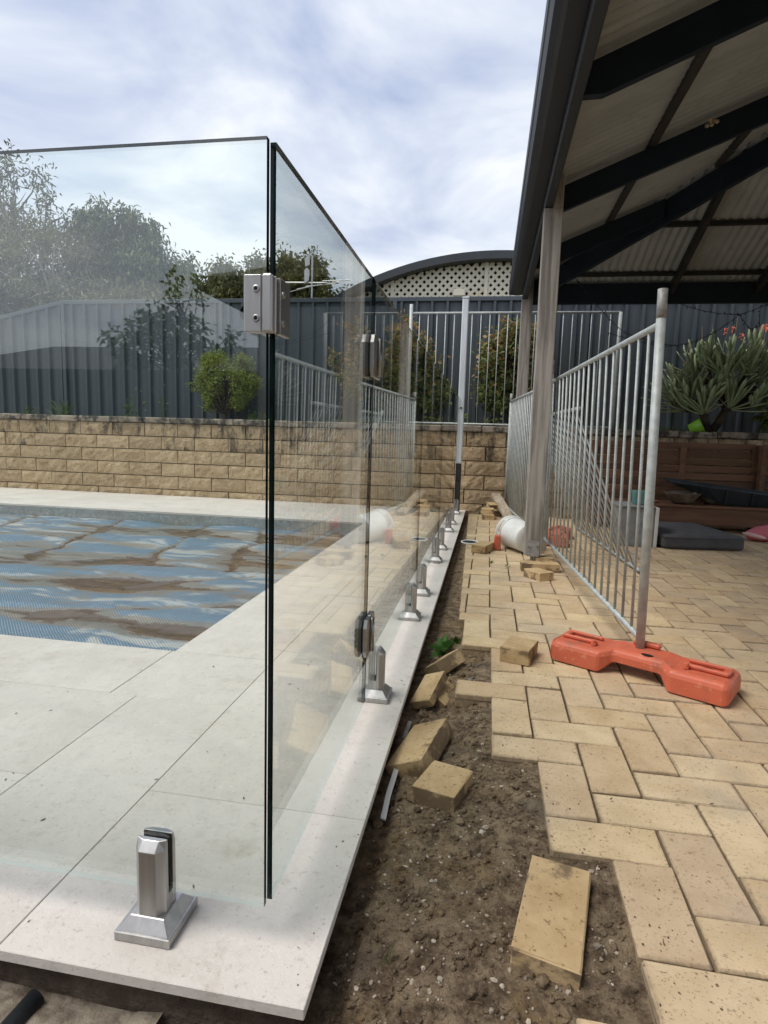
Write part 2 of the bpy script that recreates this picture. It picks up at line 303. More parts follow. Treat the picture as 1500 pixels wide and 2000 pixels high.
# ------------------------------------------------------------------ mesh helpers
OFF = {}
class MB:
    def __init__(s): s.v = []; s.f = []; s.mi = []
    def add(s, vs_, fs, mi=0):
        o = len(s.v); s.v += [tuple(q) for q in vs_]; s.f += [tuple(i + o for i in q) for q in fs]; s.mi += [mi] * len(fs); return s
    def box(s, lo, hi, mi=0, rot=None, piv=None):
        x0, y0, z0 = lo; x1, y1, z1 = hi
        v = [Vector(q) for q in ((x0, y0, z0), (x1, y0, z0), (x1, y1, z0), (x0, y1, z0), (x0, y0, z1), (x1, y0, z1), (x1, y1, z1), (x0, y1, z1))]
        if rot is not None:
            pv = Vector(piv) if piv else (Vector(lo) + Vector(hi)) / 2; v = [rot @ (q - pv) + pv for q in v]
        return s.add(v, [(0, 3, 2, 1), (4, 5, 6, 7), (0, 1, 5, 4), (1, 2, 6, 5), (2, 3, 7, 6), (3, 0, 4, 7)], mi)
    def tube(s, pts, r, n=6, mi=0, cap=True):
        pts = [Vector(q) for q in pts]; rs = r if isinstance(r, (list, tuple)) else [r] * len(pts)
        o = len(s.v); t0 = (pts[1] - pts[0]).normalized()
        up = Vector((0, 0, 1)) if abs(t0.z) < .9 else Vector((1, 0, 0))
        a = t0.cross(up).normalized()
        for i, q in enumerate(pts):
            t = (pts[min(i + 1, len(pts) - 1)] - pts[max(i - 1, 0)]).normalized()
            a = (a - t * a.dot(t)).normalized(); b = t.cross(a)
            for k in range(n):
                an = 2 * math.pi * k / n; s.v.append(tuple(q + (a * math.cos(an) + b * math.sin(an)) * rs[i]))
        for i in range(len(pts) - 1):
            for k in range(n):
                s.f.append((o + i * n + k, o + i * n + (k + 1) % n, o + (i + 1) * n + (k + 1) % n, o + (i + 1) * n + k)); s.mi.append(mi)
        if cap:
            s.f.append(tuple(o + k for k in reversed(range(n)))); s.f.append(tuple(o + (len(pts) - 1) * n + k for k in range(n))); s.mi += [mi, mi]
        return s
    def prism(s, poly, axis, a, b, mi=0, tr=None):
        n = len(poly)
        def P(q, w):
            u, v = q
            p = {'x': (w, u, v), 'y': (u, w, v), 'z': (u, v, w)}[axis]
            return tuple(tr @ Vector(p)) if tr is not None else p
        v = [P(q, a) for q in poly] + [P(q, b) for q in poly]
        return s.add(v, [tuple(reversed(range(n))), tuple(range(n, 2 * n))] + [(i, (i + 1) % n, n + (i + 1) % n, n + i) for i in range(n)], mi)
    def lathe(s, prof, n=24, mi=0, tr=None, close=False):
        o = len(s.v)
        for r, z in prof:
            for k in range(n):
                a = 2 * math.pi * k / n; p = Vector((r * math.cos(a), r * math.sin(a), z)); s.v.append(tuple(tr @ p) if tr is not None else tuple(p))
        for i in range(len(prof) - 1):
            for k in range(n):
                s.f.append((o + i * n + k, o + i * n + (k + 1) % n, o + (i + 1) * n + (k + 1) % n, o + (i + 1) * n + k)); s.mi.append(mi)
        if close:
            s.f.append(tuple(o + k for k in reversed(range(n)))); s.f.append(tuple(o + (len(prof) - 1) * n + k for k in range(n))); s.mi += [mi, mi]
        return s

def mesh(name, mb, mats, smooth=False, off=None, fix=True, bevel=0):
    me = bpy.data.meshes.new(name)
    v = mb.v if off is None else [(a - off[0], b - off[1], c - off[2]) for a, b, c in mb.v]
    me.from_pydata(v, [], mb.f)
    for m in (mats if isinstance(mats, (list, tuple)) else [mats]): me.materials.append(m)
    me.polygons.foreach_set('material_index', mb.mi)
    if fix or bevel:
        bm = bmesh.new(); bm.from_mesh(me)
        if bevel:
            bmesh.ops.bevel(bm, geom=[e_ for e_ in bm.edges if len(e_.link_faces) == 2 and e_.calc_face_angle(0) > .6], offset=bevel, segments=1, affect='EDGES', profile=.5)
        if fix: bmesh.ops.recalc_face_normals(bm, faces=bm.faces)
        bm.to_mesh(me); bm.free()
    if smooth:
        me.polygons.foreach_set('use_smooth', [True] * len(me.polygons))
    me.update(); return me

def link(name, me, parent=None, loc=(0, 0, 0)):
    o = bpy.data.objects.new(name, me); C.objects.link(o); o.location = loc
    if parent is not None: o.parent = parent
    return o
def thing(name, label, cat, loc, group=None):
    o = bpy.data.objects.new(name, None); C.objects.link(o); o.location = loc; o.empty_display_size = .1
    o['label'] = label; o['category'] = cat
    if group: o['group'] = group
    OFF[o.name] = Vector(loc); return o
def part(name, mb, mat, parent, smooth=False, kind=None, bevel=0, label=None, fix=True):
    off = OFF.get(parent.name, Vector((0, 0, 0)))
    o = link(name, mesh(name, mb, M[mat] if isinstance(mat, str) else [M[q] for q in mat], smooth, off, fix, bevel), parent)
    OFF[o.name] = off
    if kind: o['kind'] = kind
    if label: o['label'] = label
    return o
def single(name, mb, mat, label, cat, loc, group=None, smooth=False, bevel=0, kind=None):
    o = link(name, mesh(name, mb, M[mat] if isinstance(mat, str) else [M[q] for q in mat], smooth, loc, True, bevel), None, loc)
    if label: o['label'] = label
    if cat: o['category'] = cat
    if group: o['group'] = group
    if kind: o['kind'] = kind
    OFF[o.name] = Vector(loc); return o
def struct(name, mb, mat, smooth=False, kind='structure', label=None):
    o = link(name, mesh(name, mb, M[mat] if isinstance(mat, str) else [M[q] for q in mat], smooth)); o['kind'] = kind
    if label: o['label'] = label
    OFF[o.name] = Vector((0, 0, 0)); return o
def dup(o, loc=None, rot=None, parent=None, label=None):
    c = o.copy(); C.objects.link(c)
    if parent is not None: c.parent = parent
    if loc is not None: c.location = loc
    if rot is not None: c.rotation_euler = rot
    if label: c['label'] = label
    for ch in list(o.children): dup(ch, parent=c)
    return c
def quads(name, V, mat, parent=None, off=(0, 0, 0), kind=None):
    V = np.asarray(V, dtype=np.float32) - np.array(off, dtype=np.float32); n, k = V.shape[0], V.shape[1]
    me = bpy.data.meshes.new(name); me.vertices.add(n * k); me.vertices.foreach_set('co', V.ravel())
    me.loops.add(n * k); me.loops.foreach_set('vertex_index', np.arange(n * k, dtype=np.int32))
    me.polygons.add(n); me.polygons.foreach_set('loop_start', np.arange(0, n * k, k, dtype=np.int32)); me.polygons.foreach_set('loop_total', np.full(n, k, dtype=np.int32))
    me.materials.append(M[mat]); me.update(calc_edges=True)
    o = link(name, me, parent)
    if kind: o['kind'] = kind
    return o
def leafquads(P, D, ln, wd, rng=RNG, bend=.0):
    """diamond leaves at points P pointing along D"""
    n = len(P); D = D / (np.linalg.norm(D, axis=1, keepdims=True) + 1e-9)
    q = rng.normal(size=(n, 3)); S = np.cross(D, q); S /= (np.linalg.norm(S, axis=1, keepdims=True) + 1e-9)
    Ls = (ln * rng.uniform(.65, 1.3, (n, 1))); Ws = (wd * rng.uniform(.7, 1.25, (n, 1)))
    mid = P + D * Ls * .45
    return np.stack([P, mid + S * Ws, P + D * Ls + np.array([0, 0, -1]) * bend * Ls, mid - S * Ws], 1)
def fbm(x, y, z, o=4): return noise.fractal(Vector((x, y, z)), 1.0, 2.0, o)
def tri_count(): return 0

# view test used only to decide which pieces are large enough to be built one by one
def project(P):
    d = Vector(P) - Vector((0, 0, CAMZ)); zz = d.dot(r2)
    if zz <= .05: return None
    return (750 + 1169.9 * d.dot(r0) / zz, 1000 + 1169.9 * d.dot(r1) / zz, zz)

# ================================================================== SETTING
# far ground
mb = MB(); mb.add([(-300, -300, -.20), (300, -300, -.20), (300, 300, -.20), (-300, 300, -.20)], [(0, 1, 2, 3)]); struct('ground', mb, 'ground', label='flat ground reaching to the horizon')

# soil in the trench (uneven) : fine near, coarse far
def sstep(a, b, x):
    t = max(0., min(1., (x - a) / (b - a))); return t * t * (3 - 2 * t)
def soil_h(x, y):
    if y < .76 and x < -.2: h = -.105 - .03 * max(0, min(1, (.76 - y) / .25))
    elif y > 2.5: h = -.060 - .030 * sstep(2.5, 3.0, y) * (1 if x < -.085 else 0)
    else:
        e = .29 if y < 1.22 else .165 if y < 1.59 else .045 if y < 1.96 else -.08 if y < 2.09 else .045
        h = -.078 + .034 * sstep(-.20, .05, x) + .014 * sstep(e - .10, e, x)
        if y < 1.0: h -= .012 * sstep(1.05, .85, y)
    if y > .70 and x < -.19: h -= .014
    a = fbm(x * 4.3, y * 4.3, 1.7) * .010 + fbm(x * 16, y * 16, 5.1) * .0065 + abs(fbm(x * 42, y * 42, 9.3)) * .0065 + fbm(x * 95, y * 95, 2.2, 2) * .0018
    if x > .33 or (x > -.05 and y > 2.6): h = -.066; a = min(a, .004)
    return min(h + a, -.020)
def grid(name, x0, x1, y0, y1, dx, dy, hf, mat):
    nx = int((x1 - x0) / dx) + 1; ny = int((y1 - y0) / dy) + 1; mb = MB()
    mb.v = [(x0 + (x1 - x0) * i / (nx - 1), y0 + (y1 - y0) * j / (ny - 1), hf(x0 + (x1 - x0) * i / (nx - 1), y0 + (y1 - y0) * j / (ny - 1))) for j in range(ny) for i in range(nx)]
    mb.f = [(j * nx + i, j * nx + i + 1, (j + 1) * nx + i + 1, (j + 1) * nx + i) for j in range(ny - 1) for i in range(nx - 1)]; mb.mi = [0] * len(mb.f)
    me = mesh(name, mb, M[mat], True, fix=False); return me
o = link('soil', grid('soil', -.32, .62, .40, 2.7, .0075, .0085, soil_h, 'soil')); o['kind'] = 'structure'; o['label'] = 'dark bare soil in the dug-out strip beside the deck'
o = link('soil', grid('soil', -.32, .20, 2.692, 7.12, .013, .016, soil_h, 'soil')); o['kind'] = 'structure'; o['label'] = 'narrow soil trench along the far deck edge'
o = link('soil', grid('soil', -2.6, -.3195, -.3, .80, .016, .016, soil_h, 'soil')); o['kind'] = 'structure'; o['label'] = 'soil in front of the deck corner'
mb = MB(); mb.add([(.19, 2.69, -.066), (5.6, 2.69, -.066), (5.6, 7.12, -.066), (.19, 7.12, -.066)], [(0, 1, 2, 3)])
mb.add([(.60, -2.5, -.066), (5.6, -2.5, -.066), (5.6, 2.6905, -.0665), (.60, 2.6905, -.0665)], [(0, 1, 2, 3)])
mb.add([(-2.6, -2.5, -.12), (.601, -2.5, -.12), (.601, .41, -.09), (-2.6, -.29, -.12)], [(0, 1, 2, 3)])
struct('sand_bed', mb, 'soil', label='bedding under the brick paving')

# pool deck : slab plus tiles
EX = -.228; FY = .763                       # right edge, front edge
PX0, PX1, PY0, PY1 = -6.6, -1.157, 2.066, 5.675
mb = MB()
for lo, hi in (((-8.4, FY + .022, -.25), (EX - .022, PY0 + .03, -.0215)), ((PX1 + .03, PY0 + .03, -.25), (EX - .022, PY1 - .03, -.0215)), ((-8.4, PY1 + .03, -.25), (EX - .022, 7.13, -.0215)), ((-8.4, PY0 + .03, -.25), (PX0 - .03, PY1 + .03, -.0215)), ((PX1 + .03, PY1 - .03, -.25), (EX - .022, PY1 + .03, -.0215))):
    mb.box(lo, hi)
deck = struct('pool_deck', mb, 'footing', label='pale tiled pool deck on a concrete slab')
def tile(x0, x1, y0, y1):
    g = .0009; w, h = x1 - x0 - 2 * g, y1 - y0 - 2 * g
    b = MB(); b.box((-w / 2, -h / 2, -.020), (w / 2, h / 2, 0))
    o = link('tile', mesh('tile', b, M['tile'], bevel=.0012), deck, ((x0 + x1) / 2, (y0 + y1) / 2, random.uniform(-.0004, .0004)))
def rowx(y0, y1, xs):
    for a, b in zip(xs[:-1], xs[1:]): tile(a, b, y0, y1)
ys = [FY, 1.218, 1.974, 2.731, 3.488, 4.245, 5.002, 5.675, 6.4, 7.10]
for a, b in zip(ys[:-1], ys[1:]): tile(-.755, EX, a, b)
tile(-1.075, -.755, FY, 1.675)
rowx(FY, 1.214, [-3.9, -2.99, -2.53, -1.6, -1.075]); rowx(1.214, 1.675, [-3.7, -2.79, -1.985, -1.075])
rowx(1.675, PY0, [-4.2, -3.44, -2.68, -1.925, -1.168, -.755])
for a, b in zip([PY0, 2.8, 3.557, 4.314, 5.071, 5.675], [2.8, 3.557, 4.314, 5.071, 5.675]): tile(PX1, -.755, a, b)
xs = [-8.3, -7.88, -7.02, -6.16, -5.30, -4.43, -3.595, -2.71, -1.85, -1.157, -.755]
rowx(PY1, 6.12, xs); rowx(6.12, 7.10, [x + .43 if i not in (0, len(xs) - 1) else x for i, x in enumerate(xs[:-2])] + [-.755])
tile(-8.3, PX0, 2.066, 3.3); tile(-8.3, PX0, 3.3, 4.5); tile(-8.3, PX0, 4.5, 5.675)

# pool shell and cover
mb = MB()
mb.box((PX0 - .03, PY1 - .004, -.30), (PX1 + .03, PY1 + .03, -.022)); mb.box((PX1 + .004 - .008, PY0 - .02, -.30), (PX1 + .03, PY1 - .004, -.022)); mb.box((PX0 - .03, PY0 - .03, -.30), (PX1 - .004, PY0 + .004, -.022)); mb.box((PX0 - .03, PY0 + .004, -.3), (PX0 + .004, PY1 - .004, -.022))
struct('pool_shell', mb, 'pool_wall', label='grey waterline tiles of the pool')
mb = MB()
seamx = [3.86, 5.03]; seamy = [-3.36, -2.43, -1.78, -4.4, -5.4]
def cover_h(x, y):
    a = fbm(x * .95, y * 1.9, 3.1, 3) * .75 + fbm(x * 1.5 + y * .5, y * 3.6, 8.2, 3) * .38
    s = 0
    rg = 1 - 2.2 * abs(fbm(x * .45 + y * .2, y * 1.5 - x * .3, 14.0, 2)); a = a * .8 + .5 * max(rg, -.6) - .1
    w1 = .05 * fbm(x * 1.7, y * 1.7, 21.0, 3)
    for q in seamx: s += math.exp(-((y - q - w1 - .03 * math.sin(x * 2.3)) / .036) ** 2)
    if y > 3.8:
        for q in seamy: s += .9 * math.exp(-((x - q + w1 * 2 + .23 * (y - 4.0)) / .035) ** 2)
    yb = 2.66 + .05 * math.sin(x * 2.1) + .03 * x * .3
    s += 1.05 * math.exp(-((y - yb) / .10) ** 2)
    s += .9 * math.exp(-((y - 2.9 - .42 * (x + 1.75)) / .055) ** 2) * (1 if -2.3 < x < -1.2 else 0)
    s += .8 * math.exp(-((y - 3.55 - .55 * (x + 1.85)) / .05) ** 2) * (1 if -2.2 < x < -1.5 else 0)
    a += .16 * fbm(x * 2.6 + y, y * 6.5 - x * .8, 33.0, 3)
    return a, s
nx, ny = 260, 220; dirt = []
cx0, cx1, cy0, cy1 = PX0 + .01, PX1 - .012, PY0 + .012, PY1 - .012
for j in range(ny):
    for i in range(nx):
        x = cx0 + (cx1 - cx0) * (i / (nx - 1)) ** .8; y = cy0 + (cy1 - cy0) * (j / (ny - 1)) ** 1.15
        a, s_ = cover_h(x, y); mb.v.append((x, y, -.128 + 0.040 * a - .016 * min(s_, 1.2))); dirt.append(max(0, min(1, (.44 - .75 * a + .58 * s_))))
mb.f = [(j * nx + i, j * nx + i + 1, (j + 1) * nx + i + 1, (j + 1) * nx + i) for j in range(ny - 1) for i in range(nx - 1)]; mb.mi = [0] * len(mb.f)
o = single('pool_cover', mb, 'cover', 'blue bubble pool cover with muddy puddles lying over the water', 'pool cover', (0, 0, 0), smooth=True)
at = o.data.attributes.new('dirt', 'FLOAT', 'POINT'); at.data.foreach_set('value', dirt)

# concrete footing seen under the front edge of the deck
mb = MB(); n = 40
for i in range(n + 1):
    x = -2.5 + (2.5 - .47) * i / n; e_ = fbm(x * 6, 0, 2) * .018; d_ = fbm(x * 5, 3, 2) * .02
    mb.v += [(x, .795, -.085 + e_ * .5), (x, .742 + d_ * .5, -.082 + e_), (x, .690 + d_ * 1.2, -.090 + e_), (x, .655 + d_, -.20)]
for i in range(n):
    for k in range(3): mb.f.append((i * 4 + k, (i + 1) * 4 + k, (i + 1) * 4 + k + 1, i * 4 + k + 1)); mb.mi.append(0)
single('concrete_footing', mb, 'concrete', 'rough concrete lip under the front deck edge', 'footing', (-1.2, .72, -.12))

# brick paving in herringbone
MOD = .1225; OX, OY = .172, 1.22
pave = struct('brick_paving', MB().box((.9, 6.0, -.085), (1.0, 6.1, -.075)), 'soil', label='tan herringbone brick paving')
def bevbox(sx, sy, sz, b, jit, seed):
    bm = bmesh.new(); bmesh.ops.create_cube(bm, size=1); bmesh.ops.scale(bm, vec=(sx, sy, sz), verts=bm.verts)
    bmesh.ops.bevel(bm, geom=list(bm.edges), offset=b, segments=1, affect='EDGES', profile=.5)
    rr = random.Random(seed)
    for v in bm.verts: v.co += Vector([rr.uniform(-jit, jit) for _ in range(3)])
    return bm
def pmesh(sx, sy, seed, mat='paver', sz=.05, b=.0036, jit=.0015):
    bm = bevbox(sx, sy, sz, b, jit, seed); me = bpy.data.meshes.new('paver'); bm.to_mesh(me); bm.free(); me.materials.append(M[mat]); return me
GAP = .0025
hm = [pmesh(2 * MOD - 2 * GAP, MOD - 2 * GAP, k) for k in range(5)]; vm = [pmesh(MOD - 2 * GAP, 2 * MOD - 2 * GAP, 10 + k) for k in range(5)]
def edge_x(y): return -.094 - .0215 * (y - 2.5)
cand = []
for j in range(-26, 46):
    for i in range(-4, 42):
        r_ = (i - j) % 4
        if r_ == 0: x0, x1, y0, y1 = i, i + 2, j, j + 1
        elif r_ == 3: x0, x1, y0, y1 = i, i + 1, j, j + 2
        else: continue
        X0, X1, Y0, Y1 = OX + x0 * MOD, OX + x1 * MOD, OY + y0 * MOD, OY + y1 * MOD
        if Y1 > 7.09 or X1 > 5.4: continue
        # what has been lifted: everything left of the stepped edge
        if Y0 < 2.43:
            if j >= 0:
                lim = -1 if j >= 3 else 0
                if j >= 6: lim = -2
                if i < lim: continue
                if (i, j) in ((-2, 7), (-2, 9)): continue
            else:
                if (i, j) == (0, -4): pass
                elif i < 1: continue
                if j < -4 and i < 1: continue
        ex = edge_x((Y0 + Y1) / 2) if Y0 >= 2.43 else -9
        if X1 < ex + .03: continue
        cand.append((X0, X1, Y0, Y1, r_ == 0, max(X0, ex)))
scored = []
for c in cand:
    pr = [project((x, y, -.01)) for x, y in ((c[5], c[2]), (c[1], c[2]), (c[1], c[3]), (c[5], c[3]))]
    a = 0
    if all(pr):
        a = abs(sum(pr[k][0] * pr[(k + 1) % 4][1] - pr[(k + 1) % 4][0] * pr[k][1] for k in range(4))) / 2
        if not any(-20 < q[0] < 1520 and -20 < q[1] < 2020 for q in pr): a = 0
    scored.append((a, c))
scored.sort(key=lambda q: -q[0])
rest = MB()
for k, (a, c) in enumerate(scored):
    X0, X1, Y0, Y1, H, XC = c
    dz = random.uniform(-.0022, .0016) + (.0015 * math.sin(X0 * 3) * math.cos(Y0 * 2)); tx = random.gauss(0, .006); ty = random.gauss(0, .006); rz = random.gauss(0, .006)
    cut = XC > X0 + 1e-4
    if Y0 < .8 and X0 < .2 and H: dz -= .006
    if k < 295 and a > 0:
        me = pmesh(X1 - XC - 2 * GAP, Y1 - Y0 - 2 * GAP, k) if cut else (hm if H else vm)[k % 5]
        o = link('paver', me, pave, ((XC + X1) / 2, (Y0 + Y1) / 2, -.035 + dz)); o.rotation_euler = (tx, ty, rz + (math.pi if random.random() < .5 and not cut else 0))
    else:
        sx, sy = X1 - XC - 2 * GAP, Y1 - Y0 - 2 * GAP
        if sx < .01: continue
        b = .003; m_ = Matrix.Translation(((XC + X1) / 2, (Y0 + Y1) / 2, -.010 + dz)) @ Matrix.Rotation(rz, 4, 'Z') @ Matrix.Rotation(tx, 4, 'X') @ Matrix.Rotation(ty, 4, 'Y')
        x, y = sx / 2, sy / 2
        vv = [(-x, -y, -.045), (x, -y, -.045), (x, y, -.045), (-x, y, -.045), (-x, -y, -b), (x, -y, -b), (x, y, -b), (-x, y, -b), (-x + b, -y + b, 0), (x - b, -y + b, 0), (x - b, y - b, 0), (-x + b, y - b, 0)]
        rest.add([m_ @ Vector(q) for q in vv], [(0, 1, 5, 4), (1, 2, 6, 5), (2, 3, 7, 6), (3, 0, 4, 7), (4, 5, 9, 8), (5, 6, 10, 9), (6, 7, 11, 10), (7, 4, 8, 11), (8, 9, 10, 11)])
sand = MB()
for a, c in scored: sand.add([(c[5] + .001, c[2], -.0260), (c[1], c[2], -.0260), (c[1], c[3], -.0260), (c[5] + .001, c[3], -.0260)], [(0, 1, 2, 3)])
part('joint_sand', sand, 'jointsand', pave, kind='stuff', label='dark sand between the pavers')
part('far_pavers', rest, 'paver', pave, kind='stuff', label='brick pavers too small to tell apart')

# ================================================================== RETAINING WALL
WY = 7.12
wall = thing('retaining_wall', 'tan split-face block retaining wall with dark stained cap', 'wall', (-2, WY, 0))
def block_mesh(w, h, seed, mat):
    nx_, nz_ = 9, 4; mb = MB(); g = .0046; sd = seed * 7.7
    for j in range(nz_ + 1):
        for i in range(nx_ + 1):
            x = -w / 2 + g + (w - 2 * g) * i / nx_; z = -h / 2 + g + (h - 2 * g) * j / nz_
            ed = i in (0, nx_) or j in (0, nz_)
            y = -.006 - .004 * noise.noise(Vector((x * 23 + sd, z * 29, 8))) if ed else -.013 - .009 * noise.noise(Vector((x * 11 + sd, z * 16, sd))) - .015 * noise.noise(Vector((x * 31 + sd, z * 37 + sd, 3)))
            mb.v.append((x, y, z))
    mb.f = [(j * (nx_ + 1) + i, j * (nx_ + 1) + i + 1, (j + 1) * (nx_ + 1) + i + 1, (j + 1) * (nx_ + 1) + i) for j in range(nz_) for i in range(nx_)]; mb.mi = [0] * len(mb.f)
    x, z = w / 2 - g, h / 2 - g
    mb.add([(-x, -.006, -z), (x, -.006, -z), (x, -.006, z), (-x, -.006, z), (-x, .1, -z), (x, .1, -z), (x, .1, z), (-x, .1, z)], [(0, 4, 5, 1), (1, 5, 6, 2), (2, 6, 7, 3), (3, 7, 4, 0)])
    return mesh('block', mb, M[mat], False, fix=False)
BW, BH = .455, .168
bl = [block_mesh(BW, BH, k, 'block') for k in range(7)]; blt = [block_mesh(BW, BH, 20 + k, 'block_top') for k in range(6)]
for row in range(7):
    zt = .92 - row * BH; off = 0 if row % 2 == 0 else BW / 2
    for k in range(-5, 24):
        x = -6.175 + BW / 2 + k * BW + off - BW * 0
        if x > 4.6: continue
        me = random.choice(blt if row == 0 or (row == 1 and random.random() < .35) else bl)
        link('block', me, wall, (x + 2 + random.uniform(-.002, .002), random.uniform(-.004, .004), zt - BH / 2))
mb = MB(); mb.box((-8.6, WY + .095, -.25), (4.7, WY + .16, .915)); part('mortar_core', mb, 'concrete', wall)
x = -8.6
while x < 4.6:
    w = random.choice((.39, .455, .455)); b = MB(); b.box((-w / 2 + .003, -.10, -.036), (w / 2 - .003, .12, .036))
    link('cap_stone', mesh('cap_stone', b, M['cap'], bevel=.012), wall, (x + w / 2 + 2, .068 + random.uniform(-.004, .004), .956 + random.uniform(-.003, .003))); x += w
# garden bed
mb = MB(); nx_ = 120; 
for i in range(nx_ + 1):
    xx = -8.8 + 13.8 * i / nx_
    for q in range(4): mb.v.append((xx, 7.28 + .19 * q, .935 + .03 * fbm(xx * 3, q * 1.1, 4)))
mb.f = [(i * 4 + q, (i + 1) * 4 + q, (i + 1) * 4 + q + 1, i * 4 + q + 1) for i in range(nx_) for q in range(3)]; mb.mi = [0] * len(mb.f)
struct('garden_bed', mb, 'soil', True, label='soil of the raised garden bed behind the wall')

# ================================================================== SHEET METAL FENCE
FYY = 7.82
fence = thing('metal_fence', 'charcoal ribbed sheet metal boundary fence above the retaining wall', 'fence', (-2, FYY, .9))
def ftop(x): return 2.585 if x > -5.98 else 2.585 + (x + 5.98) * .205
def fsheet(x0, n=4, P=.1945):
    mb = MB(); prof = []
    for k in range(n): prof += [(k * P, 0), (k * P + .060, -.006), (k * P + .118, 0), (k * P + .132, -.038), (k * P + .160, -.038), (k * P + .176, 0)]
    prof.append((n * P, 0))
    for q, (a, d) in enumerate(prof): mb.v += [(x0 + a, FYY + d, .80), (x0 + a, FYY + d, ftop(x0 + a) - .012)]
    mb.f = [(2 * k, 2 * k + 2, 2 * k + 3, 2 * k + 1) for k in range(len(prof) - 1)]; mb.mi = [0] * len(mb.f)
    part('fence_sheet', mb, 'colorbond', fence, fix=False); return x0 + n * P
x = -8.98 - .122
while x < 5.3: x = fsheet(x)
for a, b in ((-9.2, -8.34), (-8.34, -5.98), (-5.98, -3.62), (-3.62, -1.26), (-1.26, 1.10), (1.10, 3.46), (3.46, 5.4)):
    z0, z1 = ftop(a + .001) , ftop(b)
    mb = MB(); mb.prism([(a + .002, z0 - .045), (b - .002, z1 - .045), (b - .002, z1 + .008), (a + .002, z0 + .008)], 'y', FYY - .042, FYY + .02); part('top_rail', mb, 'colorbond', fence, bevel=.004)
    mb = MB(); mb.box((b - .024, FYY - .0445, .8), (b + .024, FYY + .03, z1 - .02 if b < -6 else z1 - .0)); part('fence_post', mb, 'colorbond', fence)

# ================================================================== PATIO
pat = thing('patio_cover', 'dark framed timber-post patio roof over the brick paving', 'patio', (.343, 4.31, 0))
BX0, BX1 = .284, .336; PIT = .406; RX = 2.65; FBY = 6.95
def rz_(x): return 2.563 + PIT * (x - .424)        # top of rafters on the left slope
def post(x, y, main=True):
    mb = MB(); mb.box((x - .059, y - .059, .046), (x + .059, y + .059, 2.358)); x < 1 and mb.box((BX1 + .002, y - .058, 2.3585), (x + .059, y + .058, 2.56)); q = part('post', mb, 'wood_grey', pat, bevel=.004)
    mb = MB(); mb.box((x - .040, y - .0640, .040), (x + .041, y - .0605, .150)); mb.box((x - .040, y + .0605, .040), (x + .041, y + .0640, .150)); mb.tube([(x, y, .044), (x, y, -.06)], .0135, 10)
    for sx, sz in ((-.018, .113), (.022, .120)): mb.tube([(x + sx, y - .060, sz), (x + sx, y - .071, sz)], .0075, 6)
    br = part('post_bracket', mb, 'galv_worn', q)
post(.343, 4.31); post(.335, 6.93); post(.343, -1.9); post(4.96, 6.93); post(4.96, 4.31); post(4.96, -1.9)
mb = MB(); mb.box((BX0, -2.3, 2.36), (BX1, FBY + .09, 2.565)); part('side_beam', mb, 'gutter', pat, bevel=.004)
mb = MB(); mb.box((4.96, -2.3, 2.36), (5.01, FBY + .09, 2.565)); part('side_beam', mb, 'navy', pat)
mb = MB(); mb.box((BX1 + .002, FBY + .03, 2.325), (4.958, FBY + .08, 2.535)); part('end_beam', mb, 'navy', pat)
# gutter profile along Y, wrapping the far end
gp = [(.282, 2.447), (.205, 2.445), (.186, 2.452), (.160, 2.475), (.148, 2.505), (.150, 2.535), (.143, 2.545), (.138, 2.575), (.146, 2.577), (.150, 2.55), (.157, 2.53), (.160, 2.50), (.175, 2.475), (.205, 2.455), (.282, 2.457)]
mb = MB(); mb.prism(gp, 'y', -2.4, 7.10); gut = part('gutter', mb, 'gutter', pat)
mb = MB(); mb.prism([(.139, 2.452), (.282, 2.448), (.282, 2.585), (.139, 2.578)], 'y', 7.1005, 7.104); part('gutter_end', mb, 'gutter', gut)
mb = MB(); mb.box((.2822, -2.4, 2.458), (.2838, 7.1, 2.60)); part('fascia', mb, 'gutter', pat)
for y in (-1.15, .25, 1.65, 3.05, 4.45, 5.85):
    xt = min(RX - .02, BX1 + (FBY - y) - .03)
    if xt < .5: continue
    mb = MB(); x0 = BX1 + .001
    poly = [(x0, max(rz_(x0) - .17, 2.402)), (.43, 2.404), (xt, rz_(xt) - .16), (xt, rz_(xt)), (x0, rz_(x0))]
    mb.prism(poly, 'y', y - .0225, y + .0225); part('rafter', mb, 'navy', pat)
    mb = MB(); mb.prism([(2 * RX - a, b) for a, b in poly], 'y', y - .0225, y + .0225); part('rafter', mb, 'navy', pat)
# hips
def hipz(t): return rz_(BX1 + t)
for sg in (1, -1):
    a = Vector((BX1 if sg > 0 else 2 * RX - BX1, FBY + .03, 0)); T = RX - BX1
    d = Vector((sg, -1, 0)); s_ = Vector((1, sg, 0)).normalized() * .025; mb = MB(); pts = []
    for t in (0, T): 
        for w in (-1, 1):
            for dz in (-.21, -.012): pts.append(a + d * t + s_ * w + Vector((0, 0, hipz(t) + dz)))
    mb.add(pts, [(0, 1, 3, 2), (4, 6, 7, 5), (0, 4, 5, 1), (2, 3, 7, 6), (1, 5, 7, 3), (0, 2, 6, 4)]); part('hip_rafter', mb, 'navy', pat)
for sg in (1, -1):
    a = Vector((BX1 if sg > 0 else 2 * RX - BX1, FBY + .03, 0)); T = RX - BX1; d = Vector((sg, -1, 0)); v = []
    for t in (-.13, T):
        c_ = a + d * t; z_ = hipz(t) + .068; v += [c_ + Vector((sg * .13, 0, z_ - .002)), c_ + Vector((0, 0, z_ + .012)), c_ + Vector((0, .13, z_ - .055))]
    mb = MB(); mb.add(v, [(0, 1, 4, 3), (1, 2, 5, 4)]); part('hip_cap', mb, 'gutter', pat, fix=False)
